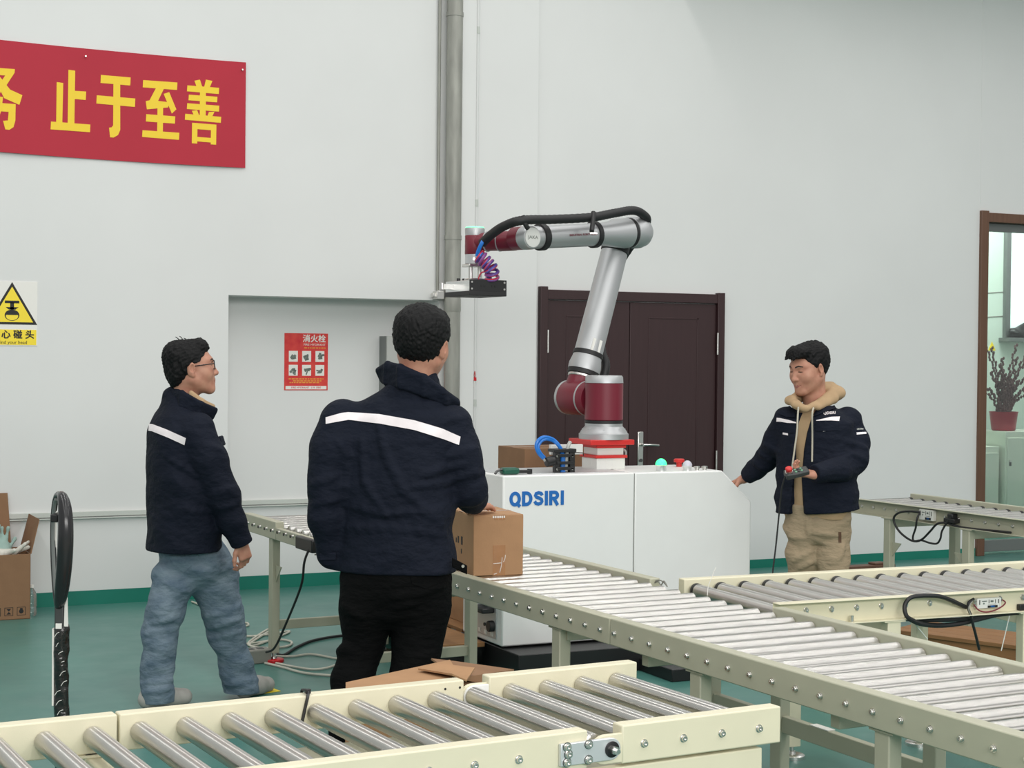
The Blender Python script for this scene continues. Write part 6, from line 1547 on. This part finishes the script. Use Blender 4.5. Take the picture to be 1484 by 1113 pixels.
MB().box(.10, .22, -.045, .045, .055, .072).build('offcut', 'brown_wood', bd, bevel=.006)
# ---- floor: tape mark, power strip, cables
ym = thing('floor_tape', 'short yellow tape mark on the floor right of the jeans cuff', 'tape', onz(388, 1001, 0), R(12))
MB().box(-.045, .045, -.05, .05, .0005, .0025).build('strip', 'sign_yellow', ym, smooth=0)
ps = thing('power_strip', 'grey power strip on the floor beside the red levelling foot', 'power strip', onz(371, 960, 0), R(6))
mat('strip_grey', srgb(136, 136, 128), .5)
MB().box(-.075, .07, -.05, .05, 0, .075).build('housing', 'strip_grey', ps, bevel=.006)
for k in range(2): MB().box(-.05 + k * .055, -.015 + k * .055, -.02, .02, .074, .077).build('outlet', 'pendant_grey', ps, bevel=.001)
mat('white_cable', srgb(206, 204, 190), .5)
def floor_cable(label, pix, r, m, nm='cable', lift=()):
    t = thing(nm, label, 'cable'); pts = [onz(x, y, r + .001) for x, y in pix]
    for i, z in lift: pts[i].z = z
    MB().tube(pts, r, 8, 7).build('cord', m, t); return t
floor_cable('white cable looping on the floor behind the far conveyor leg', [(278, 872), (290, 877), (335, 900), (358, 903), (357, 907), (340, 903), (330, 905), (352, 921), (385, 920), (420, 915), (385, 930), (366, 936), (360, 932), (372, 922), (388, 912)], .0065, 'white_cable')
floor_cable('white cable in a ring around the far conveyor leg', [(350, 934), (375, 931), (405, 927), (422, 930), (418, 936), (395, 939), (370, 938), (362, 934), (372, 926), (392, 914), (412, 906)], .0065, 'white_cable')
floor_cable('white cable running from the red levelling foot behind the black trousers', [(384, 961), (410, 967), (440, 975), (480, 979), (520, 982), (560, 983), (600, 977), (640, 950), (665, 944), (690, 925)], .0065, 'white_cable')
floor_cable('white cable waving on the floor left of the black trousers', [(400, 951), (425, 951), (450, 948), (480, 953), (495, 957), (480, 966), (455, 970), (425, 966), (400, 961)], .0060, 'white_cable')
floor_cable('dark green cable curving across the floor behind the black trousers', [(402, 948), (412, 949), (430, 938), (455, 928), (497, 921), (540, 920)], .008, 'black_rubber')
floor_cable('blue air hose on the floor left of the white cabinet', [(640, 952), (655, 940), (675, 925), (692, 915)], .006, 'blue_tube')
# black power cord from the far conveyor to the power strip
E2 = Vector((-.0401, .9992, 0)); N2 = Vector((.9992, .0401, 0))
def c2p(x, y, off=.0): return onplane(x, y, N2 * (2.845 - off), N2)
pc = thing('cable', 'black power cord hanging from the far conveyor rail to the power strip', 'cable')
q_end = onz(386, 945, .078)
pts = [c2p(452, 788, .012), c2p(448, 796, .03), c2p(441, 815, .05), c2p(436, 850, .05)]
a_, b_ = pts[-1], q_end
pts += [a_.lerp(b_, .45) + Vector((0, 0, -.05)), a_.lerp(b_, .75) + Vector((0, 0, -.06)), b_]
MB().tube(pts, .0062, 8, 7).build('cord', 'black_rubber', pc)
th_ = thing('wire_bundle', 'thin grey wires dangling under the far conveyor rail by a jacket cuff', 'wire')
MB().tube([c2p(458, 786, .02), c2p(462, 800, .02), c2p(456, 804, .02), c2p(466, 803, .02), c2p(468, 795, .02), c2p(460, 790, .02)], .0025, 6, 5).build('wire', 'strip_grey', th_)
w3_ = thing('wire_bundle', 'thin wires looping at the end of the rail beside the joining conveyor', 'wire')
far2 = N2 * 3.53
def f2p(x, y): return onplane(x, y, far2, N2)
for pts in ([(948, 845), (954, 843), (958, 848), (962, 842), (966, 848)], [(950, 842), (957, 841), (963, 845), (967, 850)]):
    MB().tube([f2p(*q) for q in pts], .0028, 6, 5).build('wire', 'strip_grey', w3_)
# ---- control gear on conveyors three and five
def local(root, p): return root.matrix_basis.inverted() @ Vector(p)
e3_ = Vector((math.cos(R(-2)), math.sin(R(-2)), 0)); n3_ = Vector((-math.sin(R(-2)), math.cos(R(-2)), 0))
web3 = n3_ * (5.405 - Y3 + .040)
def c3l(x, y, out=0.0): return local(c3, onplane(x, y, web3 - n3_ * out, n3_))
mat('box_white', srgb(226, 226, 220), .4)
def gear(root, p0, p1, out, yw, nm='control_box'):
    x0, x1 = sorted((p0.x, p1.x)); z0, z1 = sorted((p0.z, p1.z))
    g = MB().box(x0, x1, yw - out, yw, z0, z1).build(nm, 'box_white', root, bevel=.003); g['label'] = 'white control box with blue indicator'
    w, hh = x1 - x0, z1 - z0
    for nm2, u0, u1, v0, v1, m in (('display', .44, .86, .06, .28, 'ink_black'), ('display', .56, .74, .12, .26, 'blue_print'), ('printed_line', .08, .11, .4, .85, 'ink_black'), ('printed_line', .2, .4, .68, .76, 'print_grey'), ('printed_line', .24, .3, .42, .56, 'print_grey'), ('printed_line', .48, .5, .5, .85, 'ink_black'), ('printed_line', .56, .68, .6, .76, 'print_grey'), ('printed_line', .76, .78, .5, .85, 'ink_black'), ('printed_line', .88, .91, .45, .85, 'ink_black'), ('printed_line', .45, .8, .38, .41, 'print_grey')):
        MB().box(x0 + w * u0, x0 + w * u1, yw - out - .0012, yw - out, z0 + hh * v0, z0 + hh * v1).build(nm2, m, g, smooth=0)
    MB().box(x1 - w * .06, x1, yw - out - .0015, yw - out, z0 + hh * .05, z0 + hh * .95).build('terminal', 'box_white', g, smooth=0)
    for k in range(3): MB().box(x0 - .012, x0 + .002, yw - out * .8, yw - out * .3, z0 + hh * (.3 + k * .22), z0 + hh * (.42 + k * .22)).build('connector', 'zinc', g)
    return g
y3w = c3l(1400, 870).y
gear(c3, c3l(1411, 881.5), c3l(1445, 864.5), .022, y3w)
def cable3(pix, r, m='black_rubber'):
    MB().tube([c3l(x, y, o) for x, y, o in pix], r, 8, 6).build('cable', m, c3)
cable3([(1400, 880, .012), (1385, 873, .03), (1368, 866, .05), (1355, 863.5, .055), (1335, 863.5, .05), (1320, 866, .045), (1312, 875, .04), (1311, 884, .045), (1314, 893, .05), (1319, 897, .05)], .0085)
cable3([(1318, 897, .045), (1335, 904, .03), (1360, 906.5, .0), (1390, 904, .0), (1420, 897, .0), (1450, 890, .0), (1484, 887, .0), (1520, 884, .0)], .0095)
cable3([(1310, 897, .0), (1350, 899, .0), (1400, 897, .0), (1440, 892, .0), (1484, 887, .0)], .008)
cable3([(1411, 868, .02), (1404, 873, .03), (1403, 881, .03), (1407, 892, .03), (1410, 905, .02), (1414, 920, .0), (1419, 941, -.05)], .0055)
cable3([(1411, 868, .02), (1406, 876, .034), (1404, 884, .036), (1409, 896, .03)], .003, 'pipe_grey')
cable3([(1411, 876, .024), (1418, 884, .03), (1428, 887, .03), (1440, 885, .03), (1452, 879, .026), (1457, 873, .022), (1452, 869, .012)], .0028, 'burgundy')
MB().box(-.03, .03, -.02, 0, -.012, .012, Matrix.Translation(c3l(1482, 879, .0))).build('plug', 'black_plastic', c3, bevel=.003)
for nm, p, q in (('white cable tie tail below the conveyor with the control box, left one', (1321, 898, .0), (1344, 926, -.02)), ('white cable tie tail below the conveyor with the control box, right one', (1463, 892, .0), (1451, 943, -.02)), ):
    t = thing('cable_tie', nm, 'cable tie'); MB().tube([c3.matrix_basis @ c3l(*p), c3.matrix_basis @ c3l(*q)], .0022, 6).build('tail', 'paper_white', t)
t = thing('wire_stub', 'thin upright wire end sticking up at the joint of the two conveyors', 'wire')
r0 = onz(1025, 863, .755); MB().tube([r0, r0 + Vector((.006, 0, .04)), Vector(atd(1037.5, 822, (r0 - Vector((0, 0, CH))).dot(FW)))], .0014, 5, 4).build('wire', 'paper_white', t)
n5_ = Vector((-math.sin(d5), math.cos(d5), 0))
def c5l(x, y, out=0.0): return local(c5, onplane(x, y, p5 + n5_ * (.036 - out), n5_))
y5w = c5l(1345, 745).y
gear(c5, c5l(1337.5, 752.5), c5l(1357.5, 739.5), .03, y5w)
def cable5(pix, r): MB().tube([c5l(x, y, o) for x, y, o in pix], r, 8, 6).build('cable', 'black_rubber', c5)
cable5([(1334, 742.5, .03), (1318, 741, .05), (1303, 743, .06), (1295.5, 750, .06), (1297, 760, .06), (1305, 772, .06), (1318, 782, .06), (1328, 784.5, .06), (1337, 781, .06), (1348, 770, .06), (1357, 760, .06), (1365, 757.5, .05), (1376, 759, .04), (1393, 764, .03), (1420, 767.5, .02), (1448, 770, .02), (1465, 772, .02)], .0068)
cable5([(1333, 743, .03), (1329, 752, .06), (1327, 765, .06), (1323, 778, .06), (1325, 784, .06), (1335, 783, .06), (1348, 787, .06), (1358, 787.5, .06), (1363, 780, .06), (1365, 770, .06), (1372, 758, .05), (1379, 750, .04)], .006)
p = c5l(1384, 752, .0); MB().box(p.x - .045, p.x + .045, p.y - .05, p.y, p.z - .022, p.z + .004).build('plug', 'black_plastic', c5, bevel=.004)
MB().box(p.x - .02, p.x + .025, p.y - .045, p.y, p.z, p.z + .032).build('plug', 'black_plastic', c5, bevel=.006)

# ---- office behind the glass: lockers, potted branches, bag
mat('locker_white', srgb(214, 220, 206), .45)
def locker(label, x0, x1, y0, y1, z):
    t = thing('office_cabinet', label, 'cabinet', ((x0 + x1) / 2, (y0 + y1) / 2, 0)); w, d = (x1 - x0) / 2, (y1 - y0) / 2
    MB().box(-w, w, -d + .012, d, 0, z).build('body', 'locker_white', t, bevel=.003)
    dr = MB().box(-w + .02, w - .02, -d, -d + .013, .08, z - .06).build('door', 'locker_white', t, bevel=.003)
    MB().cyl((-w + .05, -d, z - .28), (-w + .05, -d - .015, z - .28), .014, 14).build('lock', 'zinc', dr)
    MB().box(-w + .04, -w + .06, -d - .012, -d, z - .33, z - .29).build('key', 'dark_steel', dr, bevel=.003)
    return t
locker('white steel office cabinet with a lock under the potted branches', 10.93, 11.75, 12.15, 12.6, .985)
locker('lower pale office cabinet left of the locked one behind the glass', 10.55, 10.90, 12.2, 12.6, .84)
cx_, cy_, cz_ = 11.08, 12.36, .988
pl_ = thing('potted_branches', 'red pot of dark catkin branches on the white office cabinet', 'plant', (cx_, cy_, cz_))
mat('pot_red', srgb(150, 22, 44), .4); mat('twig', srgb(74, 50, 50), .8); mat('bud', srgb(96, 70, 70), .8, noise=.3, nscale=60)
MB().lathe((0, 0, 0), (0, 0, 1), [(0, .105), (.01, .115), (.17, .135), (.185, .14), (.185, .12), (.15, .115), (.15, .01)], 28).build('pot', 'pot_red', pl_)
rs = random.Random(4)
bm_ = MB().sphere((0, 0, 0), .011, 8, 6, (1, 1, 1.5)).mesh('bud', 'bud')
for k in range(26):
    a = rs.uniform(0, 6.28); sp = rs.uniform(.05, .42) if k > 8 else rs.uniform(.12, .34); H2 = rs.uniform(.45, .72) if k < 9 else rs.uniform(.22, .42)
    tip = Vector((math.cos(a) * sp, math.sin(a) * sp * .3, .15 + H2)); mid = Vector((math.cos(a) * sp * .35, math.sin(a) * sp * .15, .15 + H2 * .5))
    pts = spline([Vector((math.cos(a) * .05, math.sin(a) * .05, .12)), mid, tip], 7)
    br = MB().tube(pts, [.005, .004, .003], 6).build('branch', 'twig', pl_)
    b = MB(); n_ = len(pts)
    for i in range(3 if k < 9 else 2, n_):
        for q in range(2):
            t_ = (i - q * .5); i0 = max(0, min(int(t_), n_ - 2)); p = pts[i0].lerp(pts[i0 + 1], t_ - i0) + Vector((.010 * (-1) ** (i + q), rs.uniform(-.008, .008), 0)); b.sphere(p, .0115, 6, 5, (1, 1, 1.5))
    b.build('catkins', 'bud', br)
bg = thing('black_bag', 'crumpled black bag on the office window sill behind the glass', 'bag', (0, 0, 0))
p = Vector((wx0 + .30, OY - .09, wz0))
v = Vol(np.array(p) - [.36, .12, .02], np.array(p) + [.6, .10, .22], .012)
for dx, hh in ((-.2, .06), (-.08, .10), (.06, .085), (.2, .10), (.36, .07)): v.ell(np.array(p) + [dx, 0, hh * .6], (.10, .05, hh), .04)
v.disp(folds(9, .014, 40)); v.put(lambda X, Y, Z: Z - (wz0 + .002), (-99, -99, -9), (99, 99, wz0), .004, '-')
link('bag', np_mesh('bag', [v.net()], 'black_plastic'), bg)
st_ = thing('warning_sticker', 'small yellow warning sticker on the office wall behind the branches', 'sticker', (0, 0, 0))
p = ony(1437, 503, OY); MB().prism([(p.x - .05, p.z - .035), (p.x + .05, p.z - .035), (p.x, p.z + .055)], OY - .004, OY).build('label', 'sign_yellow', st_, smooth=0)
for yy, lab in ((423, 'upper thin grey cable along the office wall'), (458, 'lower thin grey cable along the office wall')):
    t = thing('wall_cable', lab, 'cable'); a_, b_ = ony(1425, yy + 2, OY), ony(1459, yy, OY); MB().tube([a_, b_], .006, 6).build('cord', 'strip_grey', t)

# ================================================================== put every empty at the base of its thing
bpy.context.view_layer.update()
for o in [o for o in COL.objects if o.type == 'EMPTY' and o.parent is None and o.location.length < 1e-6 and abs(o.rotation_euler.z) < 1e-6]:
    lo = Vector((1e9,) * 3); hi = -lo
    def grow(c):
        global lo, hi
        if c.type == 'MESH':
            for v in c.bound_box:
                q = c.matrix_world @ Vector(v); lo = Vector(map(min, lo, q)); hi = Vector(map(max, hi, q))
        for g in c.children: grow(g)
    for c in o.children: grow(c)
    if lo.x > 1e8: continue
    base = Vector(((lo.x + hi.x) / 2, (lo.y + hi.y) / 2, lo.z)); o.location = base
    for c in o.children: c.location = c.location - base
